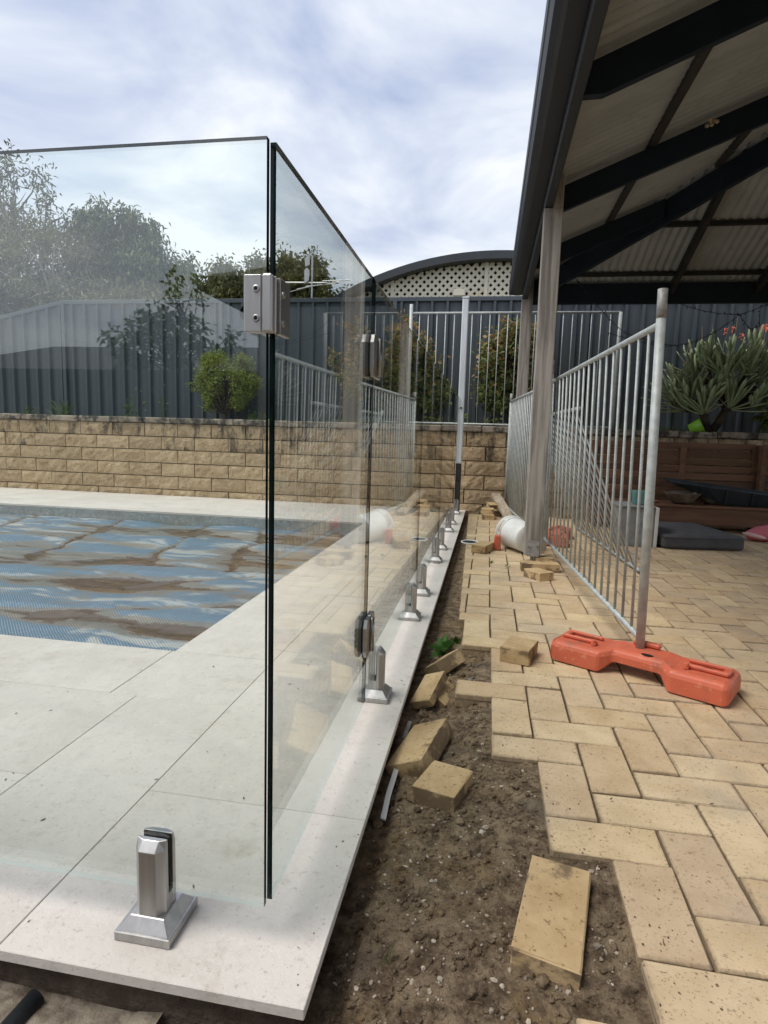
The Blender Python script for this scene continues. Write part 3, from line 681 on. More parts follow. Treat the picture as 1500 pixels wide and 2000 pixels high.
mb = MB(); mb.box((RX - .022, -2.3, rz_(RX) - .2), (RX + .022, FBY + .03 - (RX - BX1), rz_(RX) + .02)); part('ridge_beam', mb, 'navy', pat)
for px_ in (.96, 1.72, 2.45):
    ye = FBY + .03 - (px_ - BX1) - .03
    for sg in (1, -1):
        xx = px_ if sg > 0 else 2 * RX - px_
        mb = MB(); mb.box((xx - .024, -2.35, rz_(px_) + .001), (xx + .024, ye, rz_(px_) + .034)); part('purlin', mb, 'purlin', pat)
for s0 in (.12, .78, 1.5):
    yy = FBY + .03 - s0; mb = MB(); mb.box((BX1 + s0 + .03, yy - .024, rz_(BX1 + s0) + .001), (2 * RX - BX1 - s0 - .03, yy + .024, rz_(BX1 + s0) + .034)); part('purlin', mb, 'purlin', pat)
for jx in (1.82, RX, 3.5):
    t1 = min(jx - BX1, 2 * RX - BX1 - jx) - .03; mb = MB(); y0 = FBY + .028; y1 = FBY + .03 - t1
    mb.prism([(y0, rz_(BX1) - .10), (y1, rz_(BX1 + t1) - .10), (y1, rz_(BX1 + t1)), (y0, rz_(BX1))], 'x', jx - .0225, jx + .0225); part('jack_rafter', mb, 'purlin', pat)
# corrugated sheets
def sheet_left(y0, w, sg=1):
    mb = MB(); n = int(w / .076 * 8 + .5); ok = False
    for k in range(n + 1):
        y = y0 + w * k / n; zc_ = .0085 * math.sin(2 * math.pi * y / .076)
        x0 = .20; x1 = min(RX, BX1 + (FBY + .03 - y)) if y > 2 else RX
        x1 = max(x1, x0 + .001)
        for x in (x0, x1):
            xx = x if sg > 0 else 2 * RX - x
            mb.v.append((xx, y, rz_(x) + .046 + zc_))
    mb.f = [(2 * k, 2 * k + 1, 2 * k + 3, 2 * k + 2) for k in range(n)]; mb.mi = [0] * n
    part('roof_sheet', mb, 'roof_under', pat, True, fix=False)
y = -2.4
while y < 7.05:
    w = min(.76, 7.08 - y); sheet_left(y, w); sheet_left(y, w, -1); y += w
x = .20
while x < 5.08:
    w = min(.76, 5.10 - x); mb = MB(); n = int(w / .076 * 8 + .5)
    for k in range(n + 1):
        xx = x + w * k / n; zc_ = .0085 * math.sin(2 * math.pi * xx / .076); t = max(.0, min(xx - BX1, 2 * RX - BX1 - xx)); y0 = 7.10; y1 = min(FBY + .03 - t, 7.099)
        for yy in (y0, y1): mb.v.append((xx, yy, rz_(BX1 + FBY + .03 - yy) + .046 + zc_))
    mb.f = [(2 * k, 2 * k + 2, 2 * k + 3, 2 * k + 1) for k in range(n)]; mb.mi = [0] * n
    part('roof_sheet', mb, 'roof_under', pat, True, fix=False); x += w
# old wasp nest of mud on a rafter
mb = MB()
for k in range(7): mb.lathe([(.001, -.012), (.011, -.008), (.015, 0), (.011, .009), (.001, .013)], 8, tr=Matrix.Translation((1.30 + random.uniform(-.03, .03), 4.40 + random.uniform(-.01, .006), rz_(1.3) - .03 + random.uniform(-.02, .02))))
single('mud_nest', mb, 'plank', 'small lumpy mud nest stuck on a dark rafter', 'nest', (1.30, 4.40, rz_(1.3) - .03), smooth=True)

# ================================================================== GLASS POOL FENCE
def glass_panel(name, label, lo, hi):
    mb = MB(); x0, y0, z0 = lo; x1, y1, z1 = hi; b = .0016
    thinx = (x1 - x0) < (y1 - y0)
    mb.box(lo, hi); mb.mi = [1] * 6
    big = (3, 5) if thinx else (2, 4)
    for k in big: mb.mi[k] = 0
    mb.mi[0] = 2
    if name == 'glass_gate':
        g = thing(name, label, 'glass gate', ((x0 + x1) / 2, (y0 + y1) / 2, z0)); part('pane', mb, ['glass', 'glass_edge', 'glass_lip'], g); return g
    return single(name, mb, ['glass', 'glass_edge', 'glass_lip'], label, 'glass panel', ((x0 + x1) / 2, (y0 + y1) / 2, z0), None if 'gate' in name else 'frameless glass fence panels')
GX0, GX1 = -.332, -.323; GB, GT = .067, 1.267
glass_panel('glass_screen', 'clear glass panel facing the camera at the near deck corner', (-1.95, .862, GB), (-.3300, .8725, GT))
gate = glass_panel('glass_gate', 'hinged glass gate leaf just beyond the near corner', (GX0, .8815, GB), (GX1, 1.650, GT))
ords = ['first fixed glass panel after the gate, carrying both hinges', 'second fixed glass panel beyond the gate along the deck edge', 'third fixed glass panel beyond the gate along the deck edge', 'farthest glass panel, ending at the tall steel post']
for (a, b), lab in zip(((1.660, 2.945), (2.957, 4.285), (4.297, 5.655), (5.667, 6.79)), ords):
    glass_panel('glass_screen', lab, (GX0, a, GB), (GX1, b, GT))

def spigot(loc, rotz, label):
    s = thing('glass_spigot', label, 'spigot', loc, 'stainless spigots clamping the glass')
    OFF[s.name] = Vector((0, 0, 0)); s.rotation_euler.z = rotz
    mb = MB(); h = .05; mb.box((-h, -h, .0005), (h, h, .017)); t = .031
    mb.add([(-h + .004, -h + .004, .0172), (h - .004, -h + .004, .0172), (h - .004, h - .004, .0172), (-h + .004, h - .004, .0172), (-t, -t, .036), (t, -t, .036), (t, t, .036), (-t, t, .036)], [(0, 1, 5, 4), (1, 2, 6, 5), (2, 3, 7, 6), (3, 0, 4, 7), (4, 5, 6, 7)])
    part('base_plate', mb, 'steel', s, bevel=.0012)
    for sg in (1, -1):
        mb = MB(); v = []
        pl = [(-.027, .0078), (.027, .0078), (.027, .016), (.015, .0295), (-.015, .0295), (-.027, .016)]
        for z, k in ((.030, 1), (.151, 1)): v += [(x, sg * y, z) for x, y in pl]
        v += [(x * .98, sg * (.0078 + (y - .0078) * .42), .166) for x, y in pl]
        n = 6; f = [tuple(range(n)), tuple(range(2 * n, 3 * n))]
        for r_ in range(2): f += [(r_ * n + i, r_ * n + (i + 1) % n, (r_ + 1) * n + (i + 1) % n, (r_ + 1) * n + i) for i in range(n)]
        mb.add(v, f); part('jaw', mb, 'steel', s, bevel=.0008)
        mb = MB(); mb.box((-.026, sg * .0062 if sg > 0 else -.0076, .068), (.026, .0076 if sg > 0 else -.0062, .164)); part('gasket', mb, 'rubber', s)
    mb = MB(); mb.box((-.0262, -.0076, .031), (.0262, .0076, .064)); part('saddle', mb, 'steel', s)
    return s
sp0 = spigot((-.527, .868, 0), 0, 'stainless spigot on square base clamping the near front glass panel')
for (y, lab) in zip((1.848, 2.73, 3.175, 4.06, 4.53, 5.42, 5.90, 6.70), ('stainless spigot right below the lower gate hinge', 'second spigot after the gate, beside a tile joint', 'third spigot after the gate, close behind the second', 'fourth spigot after the gate, with a chip of tile at its base', 'fifth spigot after the gate along the deck edge', 'sixth spigot after the gate along the deck edge', 'seventh spigot after the gate, close behind the sixth', 'farthest spigot, next to the tall steel post')):
    dup(sp0, (-.327, y, 0), (0, 0, math.pi / 2), label=lab)
dup(sp0, (-1.55, .868, 0), (0, 0, 0), label='spigot at the far left end of the front glass panel')

# latch box on the corner
la = bpy.data.objects.new('latch', None); C.objects.link(la); la.parent = gate; OFF[la.name] = OFF[gate.name]; la['label'] = 'brushed steel box latch at the glass corner with hex screws'
z0, z1 = .996, 1.076
mb = MB(); mb.box((-.3585, .8465, z0), (-.3320, .8605, z1)); part('cover_plate', mb, 'steel', la, bevel=.0012)
mb = MB(); mb.box((-.3315, .8445, z0 - .001), (-.3150, .8605, z1 + .001)); mb.box((-.3195, .8607, z0 - .001), (-.3150, .8680, z1 + .001)); part('corner_body', mb, 'steel', la, bevel=.003)
mb = MB(); mb.box((-.3190, .8685, z0), (-.3105, .9120, z1)); part('side_plate', mb, 'steel_dark', la, bevel=.001)
mb = MB(); mb.box((-.3555, .8755, z0 + .003), (-.3345, .8870, z1 - .003)); part('back_plate', mb, 'steel_dark', la, bevel=.001)
mb = MB(); mb.box((-.3500, .8900, z0 + .003), (-.3345, .9120, z1 - .003)); part('back_plate', mb, 'steel_dark', la, bevel=.001)
for zz in (1.056, 1.015):
    mb = MB(); mb.lathe([(.0052, 0), (.0052, .0012), (.0042, .0018), (.0030, .0018), (.0026, .0004)], 14, tr=Matrix.Translation((-.3395, .8465, zz)) @ Matrix.Rotation(math.pi / 2, 4, 'X')); mb.lathe([(.0027, .0005), (.0001, .0005)], 6, 1, tr=Matrix.Translation((-.3395, .8465, zz)) @ Matrix.Rotation(math.pi / 2, 4, 'X')); part('screw', mb, ['steel', 'rubber'], la)
    mb = MB(); mb.lathe([(.0052, 0), (.0052, .0028), (.0042, .0036), (.0030, .0036), (.0026, .001)], 14, tr=Matrix.Translation((-.3105, .876, zz - .003)) @ Matrix.Rotation(math.pi / 2, 4, 'Y')); q = part('screw', mb, 'steel', la)
mb = MB(); mb.lathe([(.013, 0), (.014, .004), (.012, .010), (.0005, .011)], 16, tr=Matrix.Translation((-.3640, .8760, 1.028)) @ Matrix.Rotation(-math.pi / 2, 4, 'X')); part('release_knob', mb, 'rubber', la, True)
# hinges
def hinge(zc_, label):
    h = bpy.data.objects.new('hinge', None); C.objects.link(h); h.parent = gate; OFF[h.name] = OFF[gate.name]; h['label'] = label
    for sg in (1, -1):
        for ya, yb, nm in ((1.590, 1.648, 'gate_plate'), (1.6505, 1.712, 'panel_plate')):
            c = .022; zt, zb = zc_ + .055, zc_ - .055
            poly = [(ya, zb + c), (ya + .012, zb), (yb - .001, zb), (yb - .001, zt), (ya + .012, zt), (ya, zt - c)] if nm == 'gate_plate' else [(ya, zb), (yb - .014, zb), (yb, zb + c), (yb, zt - c), (yb - .014, zt), (ya, zt)]
            xa = GX1 + .002 if sg > 0 else GX0 - .002; mb = MB(); mb.prism(poly, 'x', xa, xa + sg * .011); part(nm, mb, 'steel_dark', h, bevel=.0012)
            mb = MB(); mb.prism(poly, 'x', xa - sg * .0018, xa - sg * .0001); part('gasket', mb, 'rubber', h)
    mb = MB(); mb.tube([(-.306, 1.6495, zc_ - .05), (-.306, 1.6495, zc_ + .05)], .007, 10); part('pin', mb, 'steel_dark', h, True)
hinge(1.062, 'upper steel gate hinge bridging the first glass joint'); hinge(.280, 'lower steel gate hinge just above the nearest side spigot')

# tall steel end post
ep = thing('steel_post', 'tall square galvanised post at the end of the glass fence, lower part painted black', 'post', (-.325, 6.86, 0))
mb = MB(); mb.box((-.360, 6.825, .56), (-.290, 6.895, 2.36)); up = part('upper_tube', mb, 'galv_bright', ep, bevel=.008)
mb = MB(); mb.box((-.3575, 6.8275, -.02), (-.2925, 6.8925, .56)); part('painted_base', mb, 'black_tar', ep, bevel=.006)
mb = MB(); mb.box((-.364, 6.821, 2.3605), (-.286, 6.899, 2.378)); part('cap', mb, 'galv_bright', up, bevel=.006)
mb = MB(); mb.tube([(-.322, 6.8245, 1.18), (-.322, 6.815, 1.18)], .010, 10); part('lock_hole', mb, 'rubber', up)

# ================================================================== TEMPORARY FENCE PANELS
def fpanel(label, A, B, UP, zb, zt, nbar, rp=.017, rr=.0125, rb=.0062, poles=((0, .0, 1.4), (1, .0, 1.4)), worn=True):
    A = Vector(A); B = Vector(B); UP = Vector(UP).normalized()
    t = thing('tube_fence', label, 'fence', A, 'temporary tube fence panels'); D = B - A
    for k, a, b in poles:
        mb = MB(); q = A + D * k; b1 = b - .10 if worn else b; mb.tube([q + UP * a, q + UP * b1], rp, 12); po = part('pole', mb, 'galv', t, True)
        if worn: mb = MB(); mb.tube([q + UP * b1, q + UP * b], rp * 1.03, 12); part('socket_end', mb, 'galv_worn', po, True)
    for z in (zb, zt):
        mb = MB(); mb.tube([A + UP * z, B + UP * z], rr, 10); part('rail', mb, 'galv', t, True)
    for k in range(nbar):
        q = A + D * ((k + 1) / (nbar + 1)); mb = MB(); jit = D.normalized() * random.gauss(0, .003)
        mb.tube([q + UP * zb + jit, q + UP * (zt - .004)], rb, 7); part('bar', mb, 'galv', t, True)
    return t
P1A, P1B = Vector((.605, 2.325, 0)), Vector((.452, 4.60, 0))
fpanel('near tube fence panel standing in the orange foot', P1A, P1B, (-.02, 0, 1), .118, 1.272, 18, poles=((0, .075, 1.392), (1.0, .03, 1.43)))
fpanel('far tube fence panel between the timber post and the block wall', (.437, 4.78, 0), (.228, 7.04, 0), (0, 0, 1), .09, 1.275, 21, rb=.006, poles=((0, .03, 1.36), (1, .02, 1.36)))
fpanel('tube fence panel standing in the garden bed behind the steel post', (-.985, 7.30, .90), (1.385, 7.30, .90), (0, 0, 1), .115, 1.400, 22, rp=.020, rb=.0060, poles=((0, -.02, 1.50), (1, -.02, 1.40)), worn=False)
fpanel('spare tube fence panel leaning against the near one from inside', (1.03, 4.12, 0), (.90, 6.05, 0), (-.44, -.05, 1), .015, 1.16, 16, poles=((1, .0, 1.2),), worn=False)

# orange fence foot
def foot_mesh():
    mb = MB(); st = []
    S = [-.315, -.300, -.17, -.125, -.085, -.05, .05, .085, .125, .17, .300, .315]
    for s_ in S:
        a = abs(s_); e_ = a > .31
        mid = a < .09
        w0, w1 = (-.100, .100) if a > .12 else (-.062, .086)
        if mid: w0, w1 = -.058, .090
        b = .0 if a > .12 else .040
        tz = .082 if a > .12 else .092
        if e_: w0 += .015; w1 -= .015; b += .012; tz -= .012
        c = .016
        st.append([(s_, w0 + .004, b), (s_, w0, b + .006), (s_, w0, tz - c), (s_, w0 + c * .9, tz), (s_, w1 - c * .9, tz), (s_, w1, tz - c), (s_, w1, b + .006), (s_, w1 - .004, b)])
    n = 8; v = [q for r_ in st for q in r_]; f = [tuple(range(n)), tuple(range((len(S) - 1) * n, len(S) * n))]
    for r_ in range(len(S) - 1): f += [(r_ * n + i, r_ * n + (i + 1) % n, (r_ + 1) * n + (i + 1) % n, (r_ + 1) * n + i) for i in range(n)]
    mb.add(v, f); return mb
def foot(label, loc, rotz):
    t = thing('ballast_block', label, 'fence foot', loc, 'orange fence feet'); OFF[t.name] = Vector((0, 0, 0)); t.rotation_euler.z = rotz
    part('body', foot_mesh(), 'orange', t, bevel=.0065)
    for sg in (1, -1):
        mb = MB(); mb.box((sg * .225 - .07, -.035, .0835), (sg * .225 + .07, -.022, .098)); mb.box((sg * .225 - .07, .028, .0835), (sg * .225 + .07, .041, .098)); mb.box((sg * .285 - .012, -.0215, .0835), (sg * .285 + .012, .0275, .0965)); part('handle_ridge', mb, 'orange', t, bevel=.004)
        mb = MB(); mb.tube([(sg * .165, -.045, .083), (sg * .165, -.045, .106)], [.011, .009], 10); part('stud', mb, 'orange', t, bevel=.002)
        mb = MB(); mb.lathe([(.026, .0835), (.026, .0852), (.0005, .0852)], 16, tr=Matrix.Translation((sg * .225, .003, 0)) @ Matrix.Scale(.55, 4, (0, 1, 0))); part('grip_hole', mb, 'rubber', t)
    mb = MB(); mb.lathe([(.022, .0925), (.022, .0942), (.0005, .0942)], 14, tr=Matrix.Translation((.03, -.032, 0)) @ Matrix.Scale(.5, 4, (0, 1, 0))); part('pole_socket', mb, 'rubber', t)
    mb = MB(); mb.box((-.05, .05, .0925), (.05, .078, .112)); part('socket_block', mb, 'orange', t, bevel=.006)
    return t
f1 = foot('orange plastic fence foot under the near pole on the paving', (.600, 2.285, -.009), rad(-31))
dup(f1, (.63, 5.30, -.009), (0, 0, rad(80)), label='orange fence foot on the patio floor seen through the bars')
mb = MB(); mb.prism([(-.030, -.0), (.030, 0), (.026, .06), (.022, .115), (-.022, .115), (-.027, .06)], 'y', -.03, .03, tr=Matrix.Translation((.105, 4.70, -.009)))
single('plastic_wedge', mb, 'orange', 'small upright orange plastic piece at the mouth of the white bucket', 'wedge', (.105, 4.70, -.009), bevel=.006)

# ================================================================== LOOSE BRICKS
def loose(label, loc, size, rot, seed, dirty=0):
    me = pmesh(size[0], size[1], 50 + seed, 'brick', size[2], .0026, .0020)
    o = link('loose_brick', me, None, loc); o.rotation_euler = [rad(a) for a in rot]; o['label'] = label; o['category'] = 'brick'; o['group'] = 'loose bricks'; return o
FB = (.117, .236, .055)
loose('large loose brick with a dark smear, nearest in the soil', (.162, 1.055, -.034), FB, (3, 2, -12), 1)
loose('half brick sitting upright in the soil in the middle of the trench', (-.070, 1.445, -.042), (.112, .125, .060), (3, -2, -20), 2)
loose('whole brick tilted against the deck edge behind the half brick', (-.150, 1.640, -.050), FB, (4, -26, -15), 3)
loose('thin grey-faced half brick propped up on edge beside the deck', (-.162, 2.010, -.030), (.085, .150, .032), (22, -24, -26), 4)
loose('brick wedged under the propped half brick', (-.118, 2.035, -.062), (.075, .130, .055), (0, 28, -22), 5)
loose('brick lying on its edge, end towards the paving, beside the weed', (-.128, 2.285, -.040), (.080, .150, .055), (10, -34, -38), 6)
loose('half brick resting on the paving left of the orange foot', (.160, 2.355, .020), (.115, .155, .058), (0, 0, -17), 7)
loose('front brick of the little pile at the timber post', (.348, 3.79, .015), (.115, .150, .052), (0, 0, 38), 8)
loose('long brick lying crosswise behind it at the timber post', (.372, 4.02, .018), (.245, .105, .056), (0, 0, 4), 9)
loose('brick tucked under the foot of the timber post', (.425, 4.30, .013), (.125, .09, .046), (0, 0, 3), 10)
loose('brick with a chipped corner beside the black-centred lid', (-.005, 4.60, .020), (.110, .215, .062), (0, 0, -18), 11)
loose('lower brick of the small stack at the block wall', (.030, 6.50, .018), (.125, .20, .055), (0, 0, 4), 12)
loose('upper brick of the small stack at the block wall', (.025, 6.55, .073), (.130, .18, .053), (0, 0, -4), 13)
loose('brick under the raised end of the timber plank', (.115, 6.84, .018), (.115, .20, .055), (0, 0, 30), 14)
loose('brick standing on end behind the small stack', (.070, 6.74, .110), (.09, .11, .05), (10, 0, 20), 15)

# bits : plank, bucket, lid, strip, pipe, rubble
pl = thing('timber_plank', 'short pale timber plank leaning on bricks near the block wall', 'plank', (.26, 6.40, 0))
d = Vector((.115, 6.98, .195)) - Vector((.262, 6.40, .012)); yaw = math.atan2(-d.x, d.y); pit = math.asin(d.z / d.length)
mtx = Matrix.Translation((.262, 6.40, .012)) @ Matrix.Rotation(yaw, 4, 'Z') @ Matrix.Rotation(pit, 4, 'X')
mb = MB(); mb.box((-.052, 0, -.018), (.052, .66, .022)); mb.v = [tuple(mtx @ Vector(q)) for q in mb.v]; part('board', mb, 'plank', pl, bevel=.003)
for s_ in (.05, .2, .34, .44, .6):
    mb = MB(); mb.lathe([(.0075, .0222), (.0075, .0232), (.0003, .0232)], 8, tr=mtx @ Matrix.Translation((.012 if s_ > .1 else -.02, s_, 0))); part('nail_hole', mb, 'twig', pl)
bk = thing('plastic_bucket', 'white plastic bucket lying on its side behind the timber post', 'bucket', (.26, 4.88, 0))
a = Vector((.205, 4.86, .118)); b = Vector((.335, 4.60, .105)); zx = (b - a).normalized(); rotm = zx.to_track_quat('Z', 'Y').to_matrix().to_4x4(); tr = Matrix.Translation(a) @ rotm; Ln = (b - a).length
mb = MB(); mb.lathe([(.122, 0), (.119, .06), (.117, .11), (.109, Ln - .012), (.102, Ln), (.001, Ln), (.001, Ln - .006), (.098, Ln - .006), (.115, .06), (.118, 0), (.122, 0)], 40, tr=tr); body = part('body', mb, 'white_plastic', bk, True)
mb = MB(); mb.lathe([(.123, -.004), (.130, -.004), (.130, .012), (.1205, .016)], 40, tr=tr); mb.lathe([(.120, .056), (.127, .056), (.127, .064), (.119, .066)], 40, tr=tr); part('rim', mb, 'white_plastic', bk, True)
mb = MB(); v = []
for k in range(7):
    an = rad(128 + 8 * k)
    for s_ in (.022, .05): v.append(tr @ Vector((.1225 * math.cos(an), .1225 * math.sin(an), s_)))
mb.add(v, [(2 * k, 2 * k + 1, 2 * k + 3, 2 * k + 2) for k in range(6)]); part('label_sticker', mb, 'sticker', bk)
ld = thing('round_lid', 'white-rimmed black lid lying at the trench edge beside a brick', 'lid', (-.115, 4.93, -.02))
tr = Matrix.Translation((-.115, 4.93, -.006)) @ Matrix.Rotation(rad(3), 4, 'X')
mb = MB(); mb.lathe([(.058, 0), (.070, 0), (.071, .008), (.063, .010), (.058, .003)], 28, tr=tr); part('rim', mb, 'white_plastic', ld, True)
mb = MB(); mb.lathe([(.0605, .005), (.001, .005)], 28, tr=tr); part('centre', mb, 'rubber', ld)
mb = MB(); sp_ = [(-.207, 1.335, -.070), (-.2085, 1.42, -.060), (-.206, 1.50, -.056), (-.203, 1.60, -.052), (-.203, 1.69, -.056)]
for (a, b) in zip(sp_[:-1], sp_[1:]):
    mb.add([(a[0] - .0065, a[1], a[2]), (a[0] + .0065, a[1], a[2] - .003), (b[0] + .0065, b[1], b[2] - .003), (b[0] - .0065, b[1], b[2]), (a[0] - .0065, a[1], a[2] - .004), (a[0] + .0065, a[1], a[2] - .007), (b[0] + .0065, b[1], b[2] - .007), (b[0] - .0065, b[1], b[2] - .004)], [(0, 1, 2, 3), (1, 5, 6, 2), (0, 3, 7, 4), (0, 4, 5, 1), (3, 2, 6, 7)])
single('edging_strip', mb, 'white_plastic', 'narrow whitish plastic strip lying along the deck edge', 'strip', (-.21, 1.5, -.055))
mb = MB(); mb.box((-.211, 1.705, -.056), (-.199, 1.80, -.051), rot=Matrix.Rotation(rad(-4), 3, 'Z') @ Matrix.Rotation(rad(5), 3, 'X'))
single('edging_strip', mb, 'rubble', 'short grey offcut of strip beyond the longer white one', 'strip', (-.21, 1.78, -.055))
mb = MB(); mb.lathe([(.0155, 0), (.0155, .3), (.012, .3), (.012, .02)], 18, tr=Matrix.Translation((-.735, .475, -.118)) @ Matrix.Rotation(rad(-10), 4, 'Z') @ Matrix.Rotation(rad(-82), 4, 'X'), close=False)
single('poly_pipe', mb, 'pipe', 'end of a black plastic pipe in the soil before the deck', 'pipe', (-.70, .6, -.115), smooth=True)
mb = MB()
for k in range(26):
    s_ = random.uniform(.006, .014); bm = bmesh.new(); bmesh.ops.create_icosphere(bm, subdivisions=1, radius=s_)
    c_ = Vector((-.005 + random.gauss(0, .028), 2.12 + random.gauss(0, .018), -.052 + random.uniform(0, .012)))
    mb.add([v.co * random.uniform(.8, 1.25) + c_ for v in bm.verts], [tuple(v.index for v in f.verts) for f in bm.faces]); bm.free()
single('mortar_rubble', mb, 'rubble', 'heap of crumbled grey mortar in the gap of a lifted paver', 'rubble', (-.005, 2.12, -.06))
mb = MB(); mb.box((-.33, 3.985, .0005), (-.285, 4.002, .004), rot=Matrix.Rotation(rad(20), 3, 'Z')); single('tile_chip', mb, 'rubble', 'small chip of tile on the deck before the fourth spigot', 'chip', (-.305, 3.99, 0))

# pebbles and clods
def pebbles(name, label, pts, mat, smin, smax, flat=.7, pw=2.2):
    ico = bmesh.new(); bmesh.ops.create_icosphere(ico, subdivisions=1, radius=1); bv = np.array([v.co[:] for v in ico.verts]); bf = np.array([[v.index for v in f.verts] for f in ico.faces]); ico.free()
    V = []
    for p_ in pts:
        s_ = smin + (smax - smin) * random.random() ** pw
        R_ = np.array(Matrix.Rotation(random.uniform(0, 6.3), 3, 'Z') @ Matrix.Rotation(random.uniform(-.5, .5), 3, 'X'))
        q = bv * np.array([random.uniform(.7, 1.35), random.uniform(.6, 1.1), flat * random.uniform(.5, 1.2)]) * s_ * (1 + RNG.normal(0, .13, (len(bv), 1)))
        V.append((q @ R_.T) + np.array(p_) + np.array([0, 0, s_ * .25]))
    V = np.array(V); tri = V[:, bf, :].reshape(-1, 3, 3)
    mb = MB(); n = len(V)
    mb.v = [tuple(q) for q in V.reshape(-1, 3)]; mb.f = [tuple(bf_ + k * len(bv)) for k in range(n) for bf_ in bf.tolist() for bf_ in [np.array(bf_)]]; mb.mi = [0] * len(mb.f)
    me = mesh(name, mb, M[mat], False, fix=False); o = link(name, me); o['kind'] = 'stuff'; o['label'] = label; return o
def trench_pts(n):
    out = []
    while len(out) < n:
        y = .72 + 2.0 * random.random() ** 1.5 if random.random() < .82 else random.uniform(2.4, 6.8); x = random.uniform(-.22, .40)
        j = math.floor((y - OY) / MOD); lim = .29 if y < 1.22 else .165 if y < 1.59 else .045 if y < 1.96 else -.08 if y < 2.09 else .045 if y < 2.45 else edge_x(y) - .01
        if y < .9: lim = .18
        if x > lim - .005: continue
        out.append((x, y, soil_h(x, y)))
    return out
pebbles('pebbles', 'pale pebbles scattered over the bare soil', trench_pts(1900), 'stone', .0006, .0060, .7, 5.0)
cl = []
for cx_, cy_, n_ in ((-.07, .955, 9), (-.055, .90, 10), (.09, .99, 9), (-.085, 1.12, 5), (.20, 1.14, 9), (.235, 1.00, 14), (.02, 1.32, 5), (.255, 1.19, 6), (.10, .875, 5)):
    for k in range(n_):
        x, y = cx_ + random.gauss(0, .018), cy_ + random.gauss(0, .02); cl.append((x, y, soil_h(x, y)))
pebbles('pebbles', 'clusters of larger pale stones and mortar crumbs in the near soil', cl, 'stone', .002, .0080, .75, 1.6)
pebbles('soil_clods', 'loose crumbs of dark soil', trench_pts(3600), 'soil', .0014, .0080, .8, 2.6)
big = [q for q in trench_pts(420) if q[0] < .02 or random.random() < .35][:190]
pebbles('soil_clods', 'bigger clods of dug soil beside the deck edge', big, 'soil', .006, .017, .75, 2.4)
sp_ = []
while len(sp_) < 650:
    y = random.uniform(.85, 3.2); e_ = .295 if y < 1.22 else .172 if y < 1.59 else .05 if y < 1.96 else -.073 if y < 2.09 else .05 if y < 2.45 else edge_x(y)
    x = e_ + abs(random.gauss(0, .07)) + .003; sp_.append((x, y, -.0105))
for k in range(260): sp_.append((random.uniform(0, 1.6), random.uniform(.9, 4.5), -.0105))
for k in range(120): sp_.append((EX - .004 - abs(random.gauss(0, .03)), random.uniform(.78, 4.5), .0))
pebbles('soil_crumbs', 'crumbs of soil and sand spilled on the paving and deck edge', sp_, 'soil', .0005, .0026, .6, 3.0)
mb = MB()
for k in range(70):
    (x, y, z) = trench_pts(1)[0]; a = random.uniform(0, 6.3); l_ = random.uniform(.008, .03); q = Vector((math.cos(a), math.sin(a), random.uniform(-.1, .25)))
    c_ = Vector((x, y, z + .004)); mb.tube([c_, c_ + q * l_ * .5 + Vector((0, 0, .002)), c_ + q * l_], [.0007, .0006, .0004], 4)
o = struct('twigs', mb, 'twig', kind='stuff', label='dry twigs and roots on the soil')
# specks of leaf litter on deck and paving
V = []
for k in range(120):
    if k < 65: x, y, z = random.uniform(-1.9, -.25), .78 + 3.5 * random.random() ** 1.7, .0012
    else: x, y, z = random.uniform(.1, 2.0), random.uniform(1.0, 5), -.006
    if z > 0 and x < PX1 and y > PY0: continue
    a = random.uniform(0, 6.3); l_ = random.uniform(.003, .008); u = np.array([math.cos(a), math.sin(a), random.uniform(0, .3)]) * l_; w_ = np.array([-math.sin(a), math.cos(a), 0]) * l_ * .35; c_ = np.array([x, y, z])
    V.append([c_ - u, c_ + w_, c_ + u, c_ - w_])
o = quads('leaf_litter', V, 'bark_dark', kind='stuff'); o['label'] = 'specks of dry leaf on the deck and paving'

# small plants in the trench
def weed(label, loc, n, ln, wd, mat, spread=1.0):
    P = np.tile(np.array(loc), (n, 1)) + RNG.normal(0, .004, (n, 3)); D = RNG.normal(0, spread, (n, 3)); D[:, 2] = np.abs(D[:, 2]) + .6
    o = quads('weed', leafquads(P, D, ln, wd, bend=.25), mat); o['label'] = label; o['category'] = 'weed'; o['group'] = 'weeds growing in the soil'; return o
weed('broad-leaved green weed in the trench beside the deck', (-.150, 2.50, -.075), 16, .085, .020, 'weedlight')
weed('low green weed between the broad-leaved one and the paving', (-.10, 2.62, -.075), 40, .045, .009, 'grass', 1.2)
weed('single upright grass shoot in the near soil', (-.125, .935, -.075), 3, .055, .0022, 'weedlight', .25)
weed('thin grass tuft below the large loose brick', (-.01, .93, -.075), 14, .03, .001, 'grass', 1.1)
weed('grass tuft at the foot of the block wall by the stack', (.0, 6.95, -.05), 60, .12, .005, 'grass', .7)
weed('grass seedling at the stepped paving edge', (.045, 1.585, -.07), 10, .022, .0011, 'grass', .9)
weed('small sprig growing out of a paving joint', (.06, 4.15, -.01), 10, .035, .003, 'grass', .9)
weed('tiny sprig in the joint by the little brick pile', (.16, 4.05, -.01), 10, .035, .003, 'grass', .9)
weed('yellowish grass by the deck front edge', (-.43, .70, -.11), 12, .06, .002, 'grass', .8)

